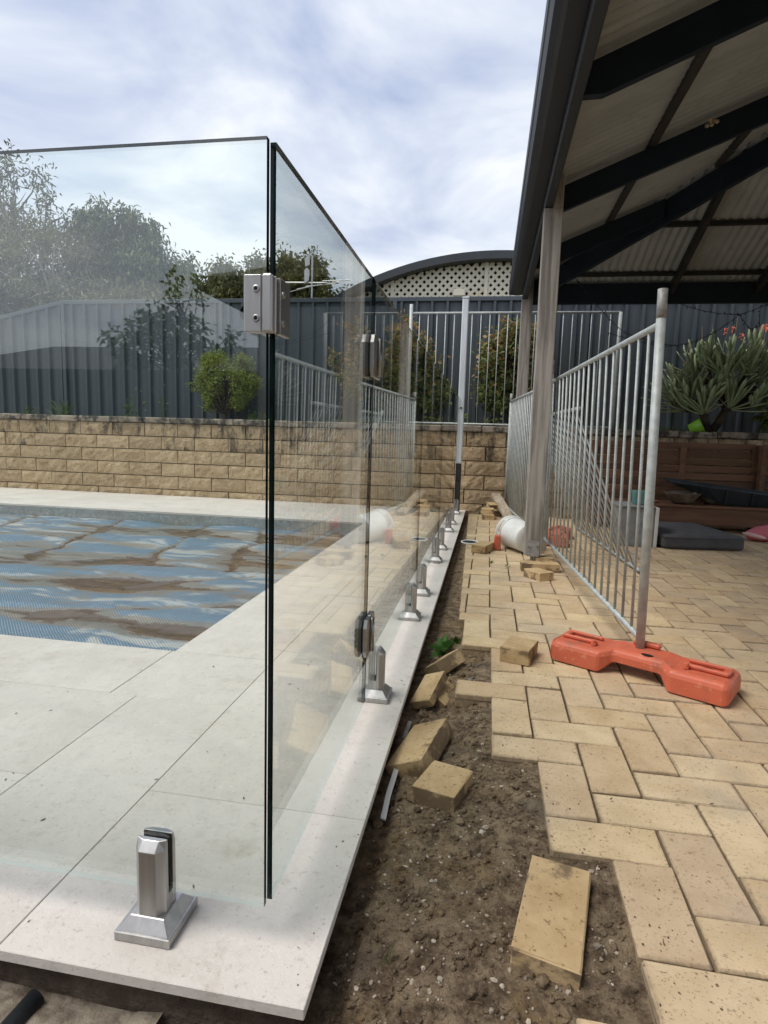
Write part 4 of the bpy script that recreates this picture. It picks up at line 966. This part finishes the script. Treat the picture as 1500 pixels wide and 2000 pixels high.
# ================================================================== UNDER THE PATIO
be = thing('timber_bench', 'low red-brown slatted timber bench against the block wall', 'bench', (2.0, 6.5, 0))
for k in range(8):
    z = .245 + k * .079; yb = 6.76 + k * .008; mb = MB(); mb.box((1.02, yb, z), (2.74 + .0 * k, yb + .022, z + .070)); part('back_slat', mb, 'wood_red', be, bevel=.003)
mb = MB(); mb.box((1.05, 6.30, .062), (3.9, 6.335, .232)); part('front_board', mb, 'wood_red', be, bevel=.004)
for k in range(4): mb = MB(); mb.box((1.03, 6.285 + .117 * k, .2325), (3.9, 6.285 + .117 * k + .110, .256)); part('seat_board', mb, 'wood_red', be, bevel=.003)
for x in (1.10, 2.0, 2.70): mb = MB(); mb.box((x, 6.34, -.01), (x + .07, 6.75, .2322)); mb.box((x, 6.785, .257), (x + .06, 6.86, .82)); part('frame', mb, 'wood_red', be)
mb = MB(); mb.box((2.755, 6.70, .258), (2.80, 6.90, .86)); part('side_post', mb, 'wood_red', be)
for k in range(8):
    z = .245 + k * .079; yb = 6.76 + k * .008; mb = MB(); mb.box((2.812, yb, z), (3.9, yb + .022, z + .070)); part('back_slat', mb, 'wood_red', be, bevel=.003)
cu = thing('floor_cushion', 'thick charcoal fabric cushion lying on the patio floor', 'cushion', (1.72, 5.65, -.01))
bm = bevbox(.66, .88, .115, .02, 0, 1); bmesh.ops.subdivide_edges(bm, edges=list(bm.edges), cuts=4, use_grid_fill=True)
for v in bm.verts:
    v.co.z += (.012 * (1 - (v.co.x / .33) ** 2) * (1 - (v.co.y / .44) ** 2) + .006 * noise.noise(v.co * 9)) * (1 if v.co.z > 0 else 0)
me = bpy.data.meshes.new('pad'); bm.to_mesh(me); bm.free(); me.materials.append(M['cushion']); me.polygons.foreach_set('use_smooth', [True] * len(me.polygons)); me.transform(Matrix.Rotation(rad(8), 4, 'Z')); link('pad', me, cu, (0, 0, .062))
mb = MB(); rr = Matrix.Rotation(rad(8), 3, 'Z'); pts = [rr @ Vector(q) + Vector((1.72, 5.65, .092)) for q in ((-.33, -.44, 0), (.33, -.44, 0), (.33, .44, 0), (-.33, .44, 0), (-.33, -.44, 0))]; mb.tube(pts, .005, 6); part('piping', mb, 'cushion', cu, True)
sb = thing('storage_box', 'grey painted box standing at the bench end behind the bars', 'box', (1.33, 5.35, -.01))
mb = MB(); mb.box((1.10, 5.22, -.009), (1.385, 5.56, .315)); part('body', mb, 'greybox', sb, bevel=.005)
mb = MB(); mb.box((1.387, 5.205, -.009), (1.412, 5.575, .325)); part('end_board', mb, 'white_plastic', sb, bevel=.003)
mb = MB(); mb.box((1.09, 5.21, .317), (1.384, 5.57, .333)); part('top_board', mb, 'greybox', sb, bevel=.003)
mb = MB(); mb.prism([(1.24, .334), (1.37, .334), (1.395, .43), (1.34, .45), (1.23, .45)], 'y', 5.30, 5.42); single('teal_tub', mb, 'teal', 'teal plastic tub standing on the grey box', 'tub', (1.28, 5.36, .334), bevel=.006)
bw = thing('stoneware_bowl', 'wide mottled bowl with a pestle on the bench seat', 'bowl', (1.94, 6.42, .257))
tr = Matrix.Translation((1.94, 6.42, .257)); mb = MB(); mb.lathe([(.001, .001), (.07, .001), (.115, .03), (.155, .085), (.185, .115), (.19, .122), (.178, .118), (.145, .085), (.10, .04), (.001, .018)], 32, tr=tr @ Matrix.Scale(.95, 4)); part('body', mb, 'bowl', bw, True)
mb = MB(); mb.tube([(2.00, 6.43, .30), (2.075, 6.40, .395), (2.085, 6.395, .41)], [.014, .017, .012], 10); part('pestle', mb, 'plank', bw, True)
mb = MB(); mb.lathe([(.001, .001), (.05, .001), (.09, .035), (.115, .075), (.105, .075), (.08, .03), (.001, .014)], 28, tr=Matrix.Translation((2.24, 6.50, .257))); single('stoneware_bowl', mb, 'bowl', 'smaller dark bowl behind the wide one on the bench', 'bowl', (2.24, 6.50, .257), smooth=True)
mb = MB(); mb.lathe([(.001, .001), (.06, .001), (.085, .02), (.08, .022), (.05, .008), (.001, .007)], 20, tr=Matrix.Translation((1.64, 6.43, .257))); single('terracotta_saucer', mb, 'terracotta', 'flat terracotta saucer on the bench beside the grey box', 'saucer', (1.64, 6.43, .257), smooth=True)
dk = thing('plastic_trough', 'long dark ribbed plastic trough lying wedge-like on the bench', 'trough', (2.7, 6.45, .257))
def trg(x): return .262 + .0, .30 + .0
top = lambda x: .485 - .105 * (x - 1.80); 
mb = MB(); v = []
for k in range(13):
    x = 1.80 + 2.0 * k / 12; lo = max(.262, .475 - .40 * (x - 1.80)) if x < 2.35 else .262
    for y, z in ((6.36 + .02 * math.sin(x), top(x)), (6.345, top(x) - .012), (6.395, lo), (6.52, lo), (6.60, top(x) + .02)): v.append((x, y, z))
n = 5; f = [(k * n + i, (k + 1) * n + i, (k + 1) * n + i + 1, k * n + i + 1) for k in range(12) for i in range(n - 1)] + [tuple(range(n)), tuple(range(12 * n, 13 * n))]
mb.add(v, f); part('shell', mb, 'darksheet', dk)
for k in range(7):
    x = 2.08 + .24 * k; lo = max(.266, .475 - .40 * (x - 1.80)) if x < 2.35 else .266; mb = MB(); mb.add([(x, 6.343, top(x) - .012), (x + .03, 6.343, top(x + .03) - .012), (x + .03, 6.392, lo), (x, 6.392, lo), (x, 6.330, top(x) - .012), (x + .03, 6.330, top(x + .03) - .012), (x + .03, 6.380, lo), (x, 6.380, lo)], [(4, 5, 6, 7), (0, 4, 7, 3), (1, 2, 6, 5), (0, 1, 5, 4), (3, 7, 6, 2)]); part('rib', mb, 'darksheet', dk)
pk = thing('pink_toy', 'pink soft toy lying on the floor at the bench', 'toy', (2.50, 5.90, -.01))
mb = MB(); mb.lathe([(.001, -.19), (.05, -.17), (.085, -.09), (.095, 0), (.08, .10), (.045, .17), (.001, .20)], 18, tr=Matrix.Translation((2.55, 5.92, .07)) @ Matrix.Rotation(rad(80), 4, 'Y') @ Matrix.Scale(.8, 4, (1, 0, 0))); part('body', mb, 'pink', pk, True)
mb = MB(); mb.lathe([(.001, -.02), (.05, -.015), (.075, 0), (.05, .015), (.001, .02)], 16, tr=Matrix.Translation((2.40, 5.82, .052)) @ Matrix.Rotation(rad(12), 4, 'Y') @ Matrix.Scale(1.5, 4, (1, 0, 0)) @ Matrix.Scale(.6, 4, (0, 1, 0))); part('flipper', mb, 'palepink', pk, True)
gb = thing('toy_bucket', 'small lime green bucket tipped over on the wall cap', 'bucket', (2.24, 7.22, .993))
ax = Vector((.55, -.55, .62)).normalized(); tr = Matrix.Translation((2.25, 7.20, 1.058)) @ Vector((-.42, .35, -.55)).normalized().to_track_quat('Z', 'Y').to_matrix().to_4x4()
tr = Matrix.Translation((2.275, 7.17, 1.055)) @ Vector((-.62, .25, -.32)).to_track_quat('Z', 'Y').to_matrix().to_4x4()
mb = MB(); mb.lathe([(.074, -.03), (.0735, 0), (.058, .10), (.001, .10), (.001, .097), (.055, .097), (.07, 0), (.0705, -.03), (.074, -.03)], 24, tr=tr); part('body', mb, 'lime', gb, True)
mb = MB(); mb.lathe([(.075, -.032), (.081, -.032), (.081, -.022), (.0745, -.02)], 24, tr=tr); part('rim', mb, 'lime', gb, True)
mb = MB(); mb.tube([tr @ Vector((.078 * math.cos(a), .078 * math.sin(a) * .35, -.028 + .088 * math.sin(a))) for a in [math.pi * k / 12 for k in range(13)]], .0035, 6); part('handle', mb, 'white_plastic', gb, True)

# string lights
def lights(label, runs):
    t = thing('string_lights', label, 'string lights', runs[0][0], 'strings of fairy lights')
    for pts in runs:
        P = []; 
        for a, b in zip(pts[:-1], pts[1:]):
            a = Vector(a); b = Vector(b)
            for k in range(8): u = k / 8; P.append(a.lerp(b, u) - Vector((0, 0, .10 * (b - a).length * u * (1 - u))))
        P.append(Vector(pts[-1])); mb = MB(); mb.tube(P, .0032, 5); part('cable', mb, 'cable', t)
        for q in P[::2]:
            mb = MB(); d_ = Vector((random.uniform(-1, 1), random.uniform(-.4, .4), random.uniform(-1, 1))).normalized(); mb.tube([q, q + d_ * .022, q + d_ * .030], [.004, .0045, .001], 5); part('bulb', mb, 'cable', t)
def ray(u, v, y):
    d_ = r0 * ((u - 750) / 1169.9) + r1 * ((v - 1000) / 1169.9) + r2; return Vector((0, 0, CAMZ)) + d_ * (y / d_.y)
S = lambda a, b, y=6.7: ray(1300 + a / 7.145, 580 + b / 7.145, y)
lights('drooping fairy lights between patio beam and succulent', [[S(200, 95), S(640, 215), S(1030, 245), S(1420, 100)], [S(-800, 500), S(0, 690), S(350, 640), S(700, 480), S(1030, 245)], [S(1030, 250), S(1180, 450), S(1310, 410), S(1320, 140)]])
T = lambda a, b, y=6.6: ray(1040 + a / 5.357, 560 + b / 5.357, y)
lights('fairy lights hanging down behind the near timber post', [[T(330, -260), T(520, 0), T(680, 200), T(960, 480), T(1500, 620)]])

# ================================================================== PLANTS
def tree(name, label, base, lobes, nleaf, ln, wd, leaf, bark, cat='tree', trunk_r=.12, droop=.5, group=None, fork=.45, tw=26, tip=None, tipfrac=0, sig=.16, bend=.3, twr=.010, bare=0, bare_mat=None):
    t = thing(name, label, cat, base, group); B = Vector(base); mb = MB(); LP = []; LD = []; bb = MB()
    zc_ = sum(l[2] for l in lobes) / len(lobes); F = B + Vector((0, 0, (zc_ - B.z) * fork))
    mb.tube([B, B.lerp(F, .5) + Vector((random.gauss(0, .03), random.gauss(0, .03), 0)) * (trunk_r * 8), F], [trunk_r, trunk_r * .85, trunk_r * .7], 8)
    tot = sum(l[3] * l[4] * l[5] for l in lobes)
    for cx_, cy_, cz_, rx, ry, rz in lobes:
        c_ = Vector((cx_, cy_, cz_)); k1 = F.lerp(c_, .5) + Vector((random.gauss(0, .1) * rx, random.gauss(0, .1) * ry, -.12 * rz))
        limb = [F, k1, c_]; mb.tube(limb, [trunk_r * .55, trunk_r * .38, trunk_r * .2], 6)
        frac = rx * ry * rz / tot; m_ = max(10, int(tw * len(lobes) * frac))
        nl = int(nleaf * frac / m_)
        for q in range(m_):
            dv = RNG.normal(size=3); dv /= np.linalg.norm(dv); rad_ = RNG.uniform(.45, 1.0) ** .6
            e_ = c_ + Vector((dv[0] * rx * rad_, dv[1] * ry * rad_, dv[2] * rz * rad_))
            s0 = k1.lerp(c_, random.uniform(.2, 1.0)); mid = s0.lerp(e_, .55) + Vector((random.gauss(0, .08) * rx, random.gauss(0, .08) * ry, random.gauss(0, .08) * rz))
            isbare = random.random() < bare
            (bb if isbare else mb).tube([s0, mid, e_], [twr * 1.6, twr, twr * .35], 4, cap=False)
            if isbare:
                for h in range(3):
                    e2 = mid.lerp(e_, random.random()) ; e3 = e2 + Vector(RNG.normal(0, .3, 3)) * rx * .5; bb.tube([e2, e2.lerp(e3, .5) + Vector(RNG.normal(0, .03, 3)), e3], [twr, twr * .6, twr * .2], 4, cap=False)
            n_ = int(nl * (0.35 if isbare else 1))
            if n_ < 1: continue
            u = RNG.uniform(.45, 1.05, (n_, 1)); pp = np.array(mid)[None] * (1 - u) + np.array(e_)[None] * u + RNG.normal(0, sig, (n_, 3)) * np.array([rx, ry, rz])
            dd = RNG.normal(size=(n_, 3)) * (1 - droop) + np.array([0, 0, -1]) * droop + dv * .35
            LP.append(pp); LD.append(dd)
    part('trunk', mb, bark, t, True, fix=False)
    if bb.v: part('bare_branches', bb, bare_mat or bark, t, True, fix=False)
    P = np.concatenate(LP); D = np.concatenate(LD)
    if tip:
        hi = (P[:, 2] - P[:, 2].min()) / (P[:, 2].max() - P[:, 2].min()); sel = RNG.random(len(P)) < tipfrac * (hi ** 1.5) * 2
        quads('new_growth', leafquads(P[sel], D[sel], ln, wd, bend=bend), tip, t, base, kind='stuff'); P, D = P[~sel], D[~sel]
    quads('crown', leafquads(P, D, ln, wd, bend=bend), leaf, t, base)
    return t
G = 'trees beyond the boundary fence'
tree('gum_tree', 'tall ragged grey tree with pale bare branches at the far left', (-13.0, 15.4, -.2), [(-13.4, 15.6, 5.3, 2.0, 1.6, 1.6), (-11.6, 15.0, 4.9, 1.5, 1.4, 1.4), (-12.9, 15.3, 3.6, 2.2, 1.6, 1.2), (-10.6, 14.8, 3.9, 1.5, 1.2, 1.0), (-13.6, 15.8, 7.2, 1.3, 1.0, 1.3), (-12.0, 15.3, 6.4, .8, .7, .8), (-15.6, 15.8, 5.2, 1.6, 1.6, 2.2), (-11.0, 15.4, 5.6, .9, .9, .7)], 30000, .17, .026, 'gum', 'bark', trunk_r=.26, droop=.35, group=G, tw=34, sig=.15, twr=.022, bare=.42, bare_mat='bark_pale')
tree('gum_tree', 'rounded grey-green gum left of the latch beyond the fence', (-10.0, 16.2, -.2), [(-10.6, 16.4, 5.3, 1.5, 1.3, 1.5), (-9.4, 16.0, 5.0, 1.1, 1.1, 1.3), (-10.9, 16.2, 6.4, .9, .9, .7), (-10.0, 16.2, 6.5, .8, .8, .6), (-9.6, 16.0, 3.8, 1.9, 1.3, 1.1), (-8.7, 15.8, 4.4, .7, .8, 1.0), (-11.6, 16.4, 5.0, 1.1, 1.0, 1.3)], 42000, .16, .026, 'gum2', 'bark', trunk_r=.2, droop=.6, group=G, tw=30, twr=.016)
tree('tree', 'low olive-green tree directly behind the latch', (-7.4, 17.8, -.2), [(-8.7, 17.8, 4.9, 1.0, 1.0, 1.1), (-7.6, 17.8, 5.2, 1.0, 1.0, 1.0), (-8.2, 18.0, 3.9, 1.7, 1.0, 1.1), (-6.9, 17.8, 4.6, .8, .9, 1.1)], 22000, .15, .032, 'olive', 'bark_dark', trunk_r=.18, droop=.3, group=G, tw=26)
tree('tree', 'dark olive tree seen through the gate leaf beside the antenna', (-5.6, 17.4, -.2), [(-6.2, 17.4, 5.1, .9, .9, 1.0), (-5.4, 17.4, 4.8, .8, .9, 1.05), (-4.7, 17.3, 4.2, .65, .8, .9), (-5.6, 17.4, 3.9, 1.4, .9, 1.0)], 26000, .14, .032, 'olive', 'bark_dark', trunk_r=.18, droop=.3, group=G, tw=26)
GB_ = 'shrubs in the raised garden bed'
tree('photinia_shrub', 'loose bronze-tipped shrub behind the glass panels', (-1.05, 7.56, .93), [(-1.00, 7.55, 1.72, .36, .20, .48), (-1.12, 7.55, 2.12, .20, .16, .22), (-.78, 7.52, 1.45, .24, .18, .34), (-1.70, 7.52, 1.62, .30, .18, .36), (-1.72, 7.50, 2.18, .17, .12, .12), (-1.95, 7.5, 1.80, .15, .12, .14), (-1.35, 7.55, 1.45, .30, .18, .35)], 4600, .056, .016, 'photinia', 'bark_dark', 'shrub', .022, .0, GB_, .3, 22, 'photinia_tip', .42, .14, .1, .004)
tree('photinia_shrub', 'dense rounded bronze-tipped shrub behind the steel post', (.22, 7.58, .93), [(.18, 7.56, 1.78, .36, .20, .46), (.30, 7.55, 2.12, .24, .17, .22), (.08, 7.55, 1.42, .26, .17, .28), (.46, 7.56, 1.72, .22, .18, .42)], 6000, .058, .018, 'photinia', 'bark_dark', 'shrub', .03, .0, GB_, .3, 30, 'photinia_tip', .30, .15, .1, .004)
lob = []
for k in range(44):
    a = random.uniform(0, 6.3); z = random.uniform(1.18, 1.78); rr_ = .30 * (1 - abs(z - 1.5) / .55) + .08; lob.append((-3.42 + math.cos(a) * rr_, 7.5 + math.sin(a) * rr_ * .5, z, random.uniform(.07, .12), .10, random.uniform(.07, .12)))
lob.append((-3.85, 7.48, 1.42, .09, .07, .055))
tree('dwarf_conifer', 'small yellow-green clumpy conifer on the wall left of the latch', (-3.44, 7.5, .93), lob, 19000, .030, .006, 'conifer', 'bark_dark', 'shrub', .035, .0, GB_, .25, 10, None, 0, .30, .0, .004)
# weeds and grass in the bed
def grass(name, label, n, xr, yr, z, ln, wd, mat):
    P = np.stack([RNG.uniform(*xr, n), RNG.uniform(*yr, n), np.full(n, z)], 1); D = RNG.normal(0, .35, (n, 3)); D[:, 2] = 1
    o = quads(name, leafquads(P, D, ln, wd, bend=.15), mat, kind='stuff'); o['label'] = label; return o
grass('grass', 'short grass and weeds in the raised garden bed', 2600, (-8.4, 4.5), (7.34, 7.78), .94, .085, .005, 'grass')
grass('grass', 'longer grass near the steel post in the bed', 900, (-1.9, 2.3), (7.33, 7.5), .94, .14, .0045, 'grass')
def tall_weed(label, x, h, n, mat='grass', wd=.012, ln=.045):
    t = thing('garden_weed', label, 'weed', (x, 7.42, .94), 'tall weeds in the raised bed'); mb = MB(); LP = []
    for k in range(n):
        e_ = Vector((x + random.gauss(0, .12), 7.42 + random.gauss(0, .04), .94 + h * random.uniform(.5, 1.1))); b = Vector((x + random.gauss(0, .03), 7.42, .93)); mb.tube([b, b.lerp(e_, .5) + Vector((random.gauss(0, .015), 0, 0)), e_], [.003, .0025, .001], 4)
        for q in range(9): LP.append(b.lerp(e_, random.uniform(.3, 1)) + Vector(RNG.normal(0, .018, 3)))
    part('stem', mb, 'grass', t); P = np.array(LP); quads('leaves', leafquads(P, RNG.normal(0, 1, P.shape), ln, wd), mat, t, (x, 7.42, .94))
tall_weed('tall thin leafy weed on the wall left of the conifer', -4.72, .42, 6); tall_weed('second thin weed with sparse leaves against the fence', -4.25, .5, 3, 'grass', .009, .03)
tall_weed('bushy weed low on the wall top at the far left', -6.35, .16, 8); tall_weed('dense low weed beside the conifer foot', -2.95, .16, 9)
tall_weed('yellow-green plant at the foot of the steel post', -.38, .2, 9, 'conifer'); tall_weed('yellow-green plant below the bronze shrub', .12, .15, 8, 'conifer')
t_ = thing('grass_clump', 'clump of long grass blades on the wall top at the left', 'grass', (-5.75, 7.42, .94))
P = np.tile(np.array((-5.75, 7.42, .94)), (26, 1)) + RNG.normal(0, .03, (26, 3)); D = RNG.normal(0, .45, (26, 3)); D[:, 2] = 1.1; quads('blades', leafquads(P, D, .36, .008, bend=.3), 'grass', t_, (-5.75, 7.42, .94))

# fan succulent
su = thing('fan_succulent', 'large fan-leaved succulent with coral flowers above the bench', 'succulent', (2.46, 7.45, .94))
def leaf_mesh(L_, w, t, cv):
    mb = MB(); N = 6
    for k in range(N + 1):
        u = k / N; ww = w * (.55 + .5 * math.sin(min(u * 1.6, 1.57))) * (1 if u < .85 else math.sqrt(max(0.02, 1 - ((u - .85) / .15) ** 2))); z = cv * L_ * u * u
        mb.v += [(u * L_, -ww, z + .004), (u * L_, 0, z - t), (u * L_, ww, z + .004), (u * L_, 0, z + t * .4)]
    for k in range(N): mb.f += [(k * 4 + i, k * 4 + (i + 1) % 4, (k + 1) * 4 + (i + 1) % 4, (k + 1) * 4 + i) for i in range(4)]
    mb.f += [(0, 1, 2, 3), (N * 4, N * 4 + 1, N * 4 + 2, N * 4 + 3)]; mb.mi = [0] * len(mb.f); return mesh('leaf', mb, M['aloe'], True)
lm = [leaf_mesh(.34, .023, .007, .12), leaf_mesh(.31, .022, .007, .2), leaf_mesh(.37, .024, .008, .06), leaf_mesh(.28, .021, .006, -.1)]
mb = MB(); base = Vector((2.46, 7.45, .93)); heads = []
hp = [(2.10, 7.42, 1.45), (2.25, 7.35, 1.58), (2.42, 7.38, 1.62), (2.58, 7.35, 1.66), (2.75, 7.40, 1.68), (2.95, 7.42, 1.66), (2.30, 7.50, 1.66), (2.66, 7.50, 1.74), (2.20, 7.30, 1.36), (2.85, 7.28, 1.50), (2.62, 7.28, 1.42), (3.12, 7.40, 1.60), (2.45, 7.28, 1.48), (2.34, 7.26, 1.30), (2.52, 7.24, 1.58), (2.74, 7.26, 1.60), (2.98, 7.28, 1.40), (2.36, 7.32, 1.72), (2.86, 7.36, 1.78), (2.05, 7.36, 1.30), (2.33, 7.22, 1.18), (2.58, 7.20, 1.24), (2.80, 7.22, 1.28), (2.16, 7.26, 1.22)]
for h in hp:
    h = Vector(h); f_ = Vector((2.36 if h.x < 2.4 else 2.62, 7.44, 1.26)); mb.tube([base + Vector((0, 0, .02)), base.lerp(f_, .5) + Vector((.02, 0, 0)), f_, f_.lerp(h, .6), h], [.05, .045, .038, .03, .024], 8)
part('trunk', mb, 'bark_dark', su, True)
for hi, h in enumerate(hp):
    h = Vector(h); out = Vector((h.x - 2.5, (h.y - 7.45) * 1.2 - .1, .55)).normalized(); plane = Vector((random.gauss(0, 1), random.gauss(0, .6), 0)).normalized()
    side = (plane - out * plane.dot(out)).normalized()
    for k in range(13):
        a = rad(-68 + 136 * k / 12 + random.gauss(0, 4)); d_ = (out * math.cos(a) + side * math.sin(a) + Vector(RNG.normal(0, .10, 3))).normalized()
        o = link('leaf', random.choice(lm), su, h - base + Vector((0, 0, -.01)) + d_ * .02); q = d_.to_track_quat('X', 'Z'); o.rotation_mode = 'QUATERNION'; o.rotation_quaternion = q
for (x, z, fl) in ((2.16, 2.02, 0), (2.30, 2.16, 0), (2.40, 2.18, 0), (2.52, 2.16, 1), (2.60, 2.18, 1), (2.64, 2.28, 0), (2.70, 2.10, 1), (2.94, 2.20, 2), (3.05, 2.08, 2)):
    mb = MB(); mb.tube([(x, 7.40, z - .45), (x + random.gauss(0, .01), 7.40, z - .2), (x + random.gauss(0, .015), 7.40, z)], [.005, .0045, .0025], 5); q = part('flower_stalk', mb, 'stalk', su)
    if fl:
        mb = MB()
        for k in range(7 * fl):
            c_ = Vector((x, 7.40, z - .02 - .015 * (k % 5))); d_ = Vector((random.gauss(0, 1), random.gauss(0, 1), -.5)).normalized(); mb.tube([c_, c_ + d_ * .025 * fl, c_ + d_ * .035 * fl], [.004, .005, .003], 5)
        part('flower', mb, 'flower', q)
weedx = tree('leafy_shrub', 'dark leafy shrub at the right edge beside the succulent', (3.20, 7.45, .93), [(3.15, 7.35, 1.35, .26, .16, .30), (3.45, 7.4, 1.4, .3, .2, .4)], 500, .10, .03, 'photinia', 'bark_dark', 'shrub', .03, .3, GB_, .3, 14)

# ================================================================== NEIGHBOURS
AY = 16.0; AR = 8.4; AZ = 5.445 - AR; AX = -.05; HW = 4.9
ab = thing('arched_building', 'neighbouring building with curved dark roof and cream lattice gable', 'building', (AX, AY + 3, -.2))
mb = MB(); N = 36
for k in range(N + 1):
    x = -HW + 2 * HW * k / N
    zt = AZ + math.sqrt(AR * AR - x * x); zb = zt - .19
    for y in (AY - .35, AY + 6.5): mb.v += [(AX + x, y, zt), (AX + x, y, zb)]
for k in range(N):
    a = k * 4; b = a + 4; mb.f += [(a, a + 2, b + 2, b), (a + 1, b + 1, b + 3, a + 3), (a, b, b + 1, a + 1), (a + 2, a + 3, b + 3, b + 2)]
mb.mi = [0] * len(mb.f); part('roof', mb, 'arch', ab, fix=True)
ain = lambda x: AZ + math.sqrt(AR * AR - (x - AX) ** 2) - .188
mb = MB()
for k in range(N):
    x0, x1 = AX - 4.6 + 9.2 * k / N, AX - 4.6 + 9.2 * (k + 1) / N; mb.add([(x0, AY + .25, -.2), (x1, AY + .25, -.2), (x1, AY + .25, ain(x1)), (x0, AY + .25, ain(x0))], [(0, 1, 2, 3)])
part('shaded_back_wall', mb, 'shade', ab)  # backing sheet with interior shade painted in, seen through the lattice holes
mb = MB(); p_ = .141; w = .037
for sgn in (1, -1):
    for k in range(-60, 61):
        c0 = k * p_ * math.sqrt(2); seg = None; pts = []
        for q in range(0, 400):
            z = 3.9 + q * .012; x = AX + c0 + sgn * (z - 4.5)
            if abs(x - AX) < 4.55 and z < ain(x): pts.append((x, z))
        if len(pts) < 4: continue
        (xa, za), (xb, zb) = pts[0], pts[-1]; nx_, nz_ = .7071 * w, -.7071 * w * sgn; yy = AY + (.0 if sgn > 0 else .008)
        mb.add([(xa - nx_, yy, za - nz_), (xb - nx_, yy, zb - nz_), (xb + nx_, yy, zb + nz_), (xa + nx_, yy, za + nz_), (xa - nx_, yy + .007, za - nz_), (xb - nx_, yy + .007, zb - nz_), (xb + nx_, yy + .007, zb + nz_), (xa + nx_, yy + .007, za + nz_)], [(0, 1, 2, 3), (4, 7, 6, 5), (0, 4, 5, 1), (3, 2, 6, 7)])
part('lattice', mb, 'cream', ab, kind='stuff')
for x in (-.27, -2.67, 2.13):
    mb = MB(); mb.box((x - .045, AY - .03, 3.0), (x + .045, AY - .001, ain(x))); part('batten', mb, 'cream', ab)
mb = MB(); mb.box((-1.08, AY - .12, 4.42), (-.78, AY - .03, 4.60)); part('wall_light', mb, 'cream', ab, bevel=.02)
mb = MB(); mb.box((AX - 4.6, AY - .02, -.2), (AX + 4.6, AY + .20, 3.89)); part('wall', mb, 'render', ab)
an = thing('tv_antenna', 'metal television antenna above the fence behind the gate glass', 'antenna', (-4.24, 14.0, -.2))
mb = MB(); mb.tube([(-4.24, 14, -.2), (-4.24, 14, 4.93)], .022, 8); part('mast', mb, 'alu', an)
mb = MB(); mb.tube([(-5.0, 14, 4.34), (-3.6, 14, 4.31)], .018, 6); part('boom', mb, 'alu', an)
for k, (x, l_) in enumerate(((-3.65, .34), (-3.85, .30), (-4.05, .40), (-4.40, .30), (-4.6, .3))):
    mb = MB(); mb.tube([(x - l_, 14 + .1 * k, 4.36 - .035 * k), (x + l_, 14 - .1, 4.345 - .035 * k)], .012, 5); part('element', mb, 'alu', an)
mb = MB(); mb.prism([(-4.42, 4.30), (-4.31, 4.38), (-4.30, 4.60), (-4.36, 4.66), (-4.42, 4.60)], 'y', 13.97, 13.99); mb.prism([(-4.40, 4.68), (-4.30, 4.72), (-4.30, 4.96), (-4.42, 4.86)], 'y', 13.97, 13.99); part('reflector', mb, 'alu', an)
# behind the camera : house, back fence and shrub that the front glass mirrors
hs = thing('house', 'single-storey house behind the camera, seen mirrored in the front glass', 'house', (1.0, -9, -.2))
mb = MB(); mb.box((-2.85, -13, -.2), (6.5, -5.45, 2.46)); part('wall', mb, 'render', hs)
mb = MB(); e_ = [(-3.4, -4.95), (7.0, -4.95), (7.0, -13.5), (-3.4, -13.5)]; v = [(x, y, 2.46) for x, y in e_] + [(x, y, 2.60) for x, y in e_] + [(.9, -9.2, 4.4), (2.8, -9.2, 4.4)]
mb.add(v, [(0, 1, 2, 3), (0, 1, 5, 4), (1, 2, 6, 5), (2, 3, 7, 6), (3, 0, 4, 7), (4, 5, 9, 8), (6, 7, 8, 9), (5, 6, 9), (7, 4, 8)]); part('roof', mb, 'rooftile', hs)
for x in (-2.0, .2, 2.6):
    mb = MB(); mb.box((x, -5.449, .2), (x + 1.7, -5.42, 2.1)); q = part('window', mb, 'alu', hs); mb = MB(); mb.box((x + .05, -5.4195, .25), (x + 1.65, -5.414, 2.05)); part('pane', mb, 'window', q)
mb = MB(); mb.box((-14, -7.05, -.2), (-3.0, -7.0, 1.75)); single('boundary_fence', mb, 'colorbond', 'dark fence behind the camera, mirrored low in the front glass', 'fence', (-8, -7, -.2))
for (x0, x1, r0_, r1_, y, lab) in ((-16.5, -9.6, -13.3, -10.9, -12.4, 'left hip-roofed house mirrored in the front glass'), (-9.4, -4.2, -8.0, -5.4, -12.4, 'right hip-roofed house mirrored in the front glass')):
    h2 = thing('house', lab, 'house', ((x0 + x1) / 2, y - 2, -.2)); mb = MB(); mb.box((x0 + .4, y - 5, -.2), (x1 - .4, y - .4, 2.2)); part('wall', mb, 'render', h2)
    mb = MB(); v = [(x0, y, 2.15), (x1, y, 2.15), (x1, y - 5.4, 2.15), (x0, y - 5.4, 2.15), (r0_, y - 2.7, 3.25), (r1_, y - 2.7, 3.25)]; mb.add(v, [(0, 1, 5, 4), (1, 2, 5), (2, 3, 4, 5), (3, 0, 4), (0, 3, 2, 1)]); part('roof', mb, 'rooftile', h2)
tree('leafy_shrub', 'upright leafy shrub behind the camera, a silhouette in the front glass', (-5.4, -8.0, -.2), [(-5.6, -8.0, 2.4, .9, .5, .55), (-5.2, -8.0, 3.0, .35, .3, .5), (-6.3, -8.0, 2.2, .5, .4, .4), (-4.6, -8, 2.3, .4, .4, .35)], 1800, .13, .03, 'photinia', 'bark_dark', 'shrub', .06, .0, None, .4, 18)
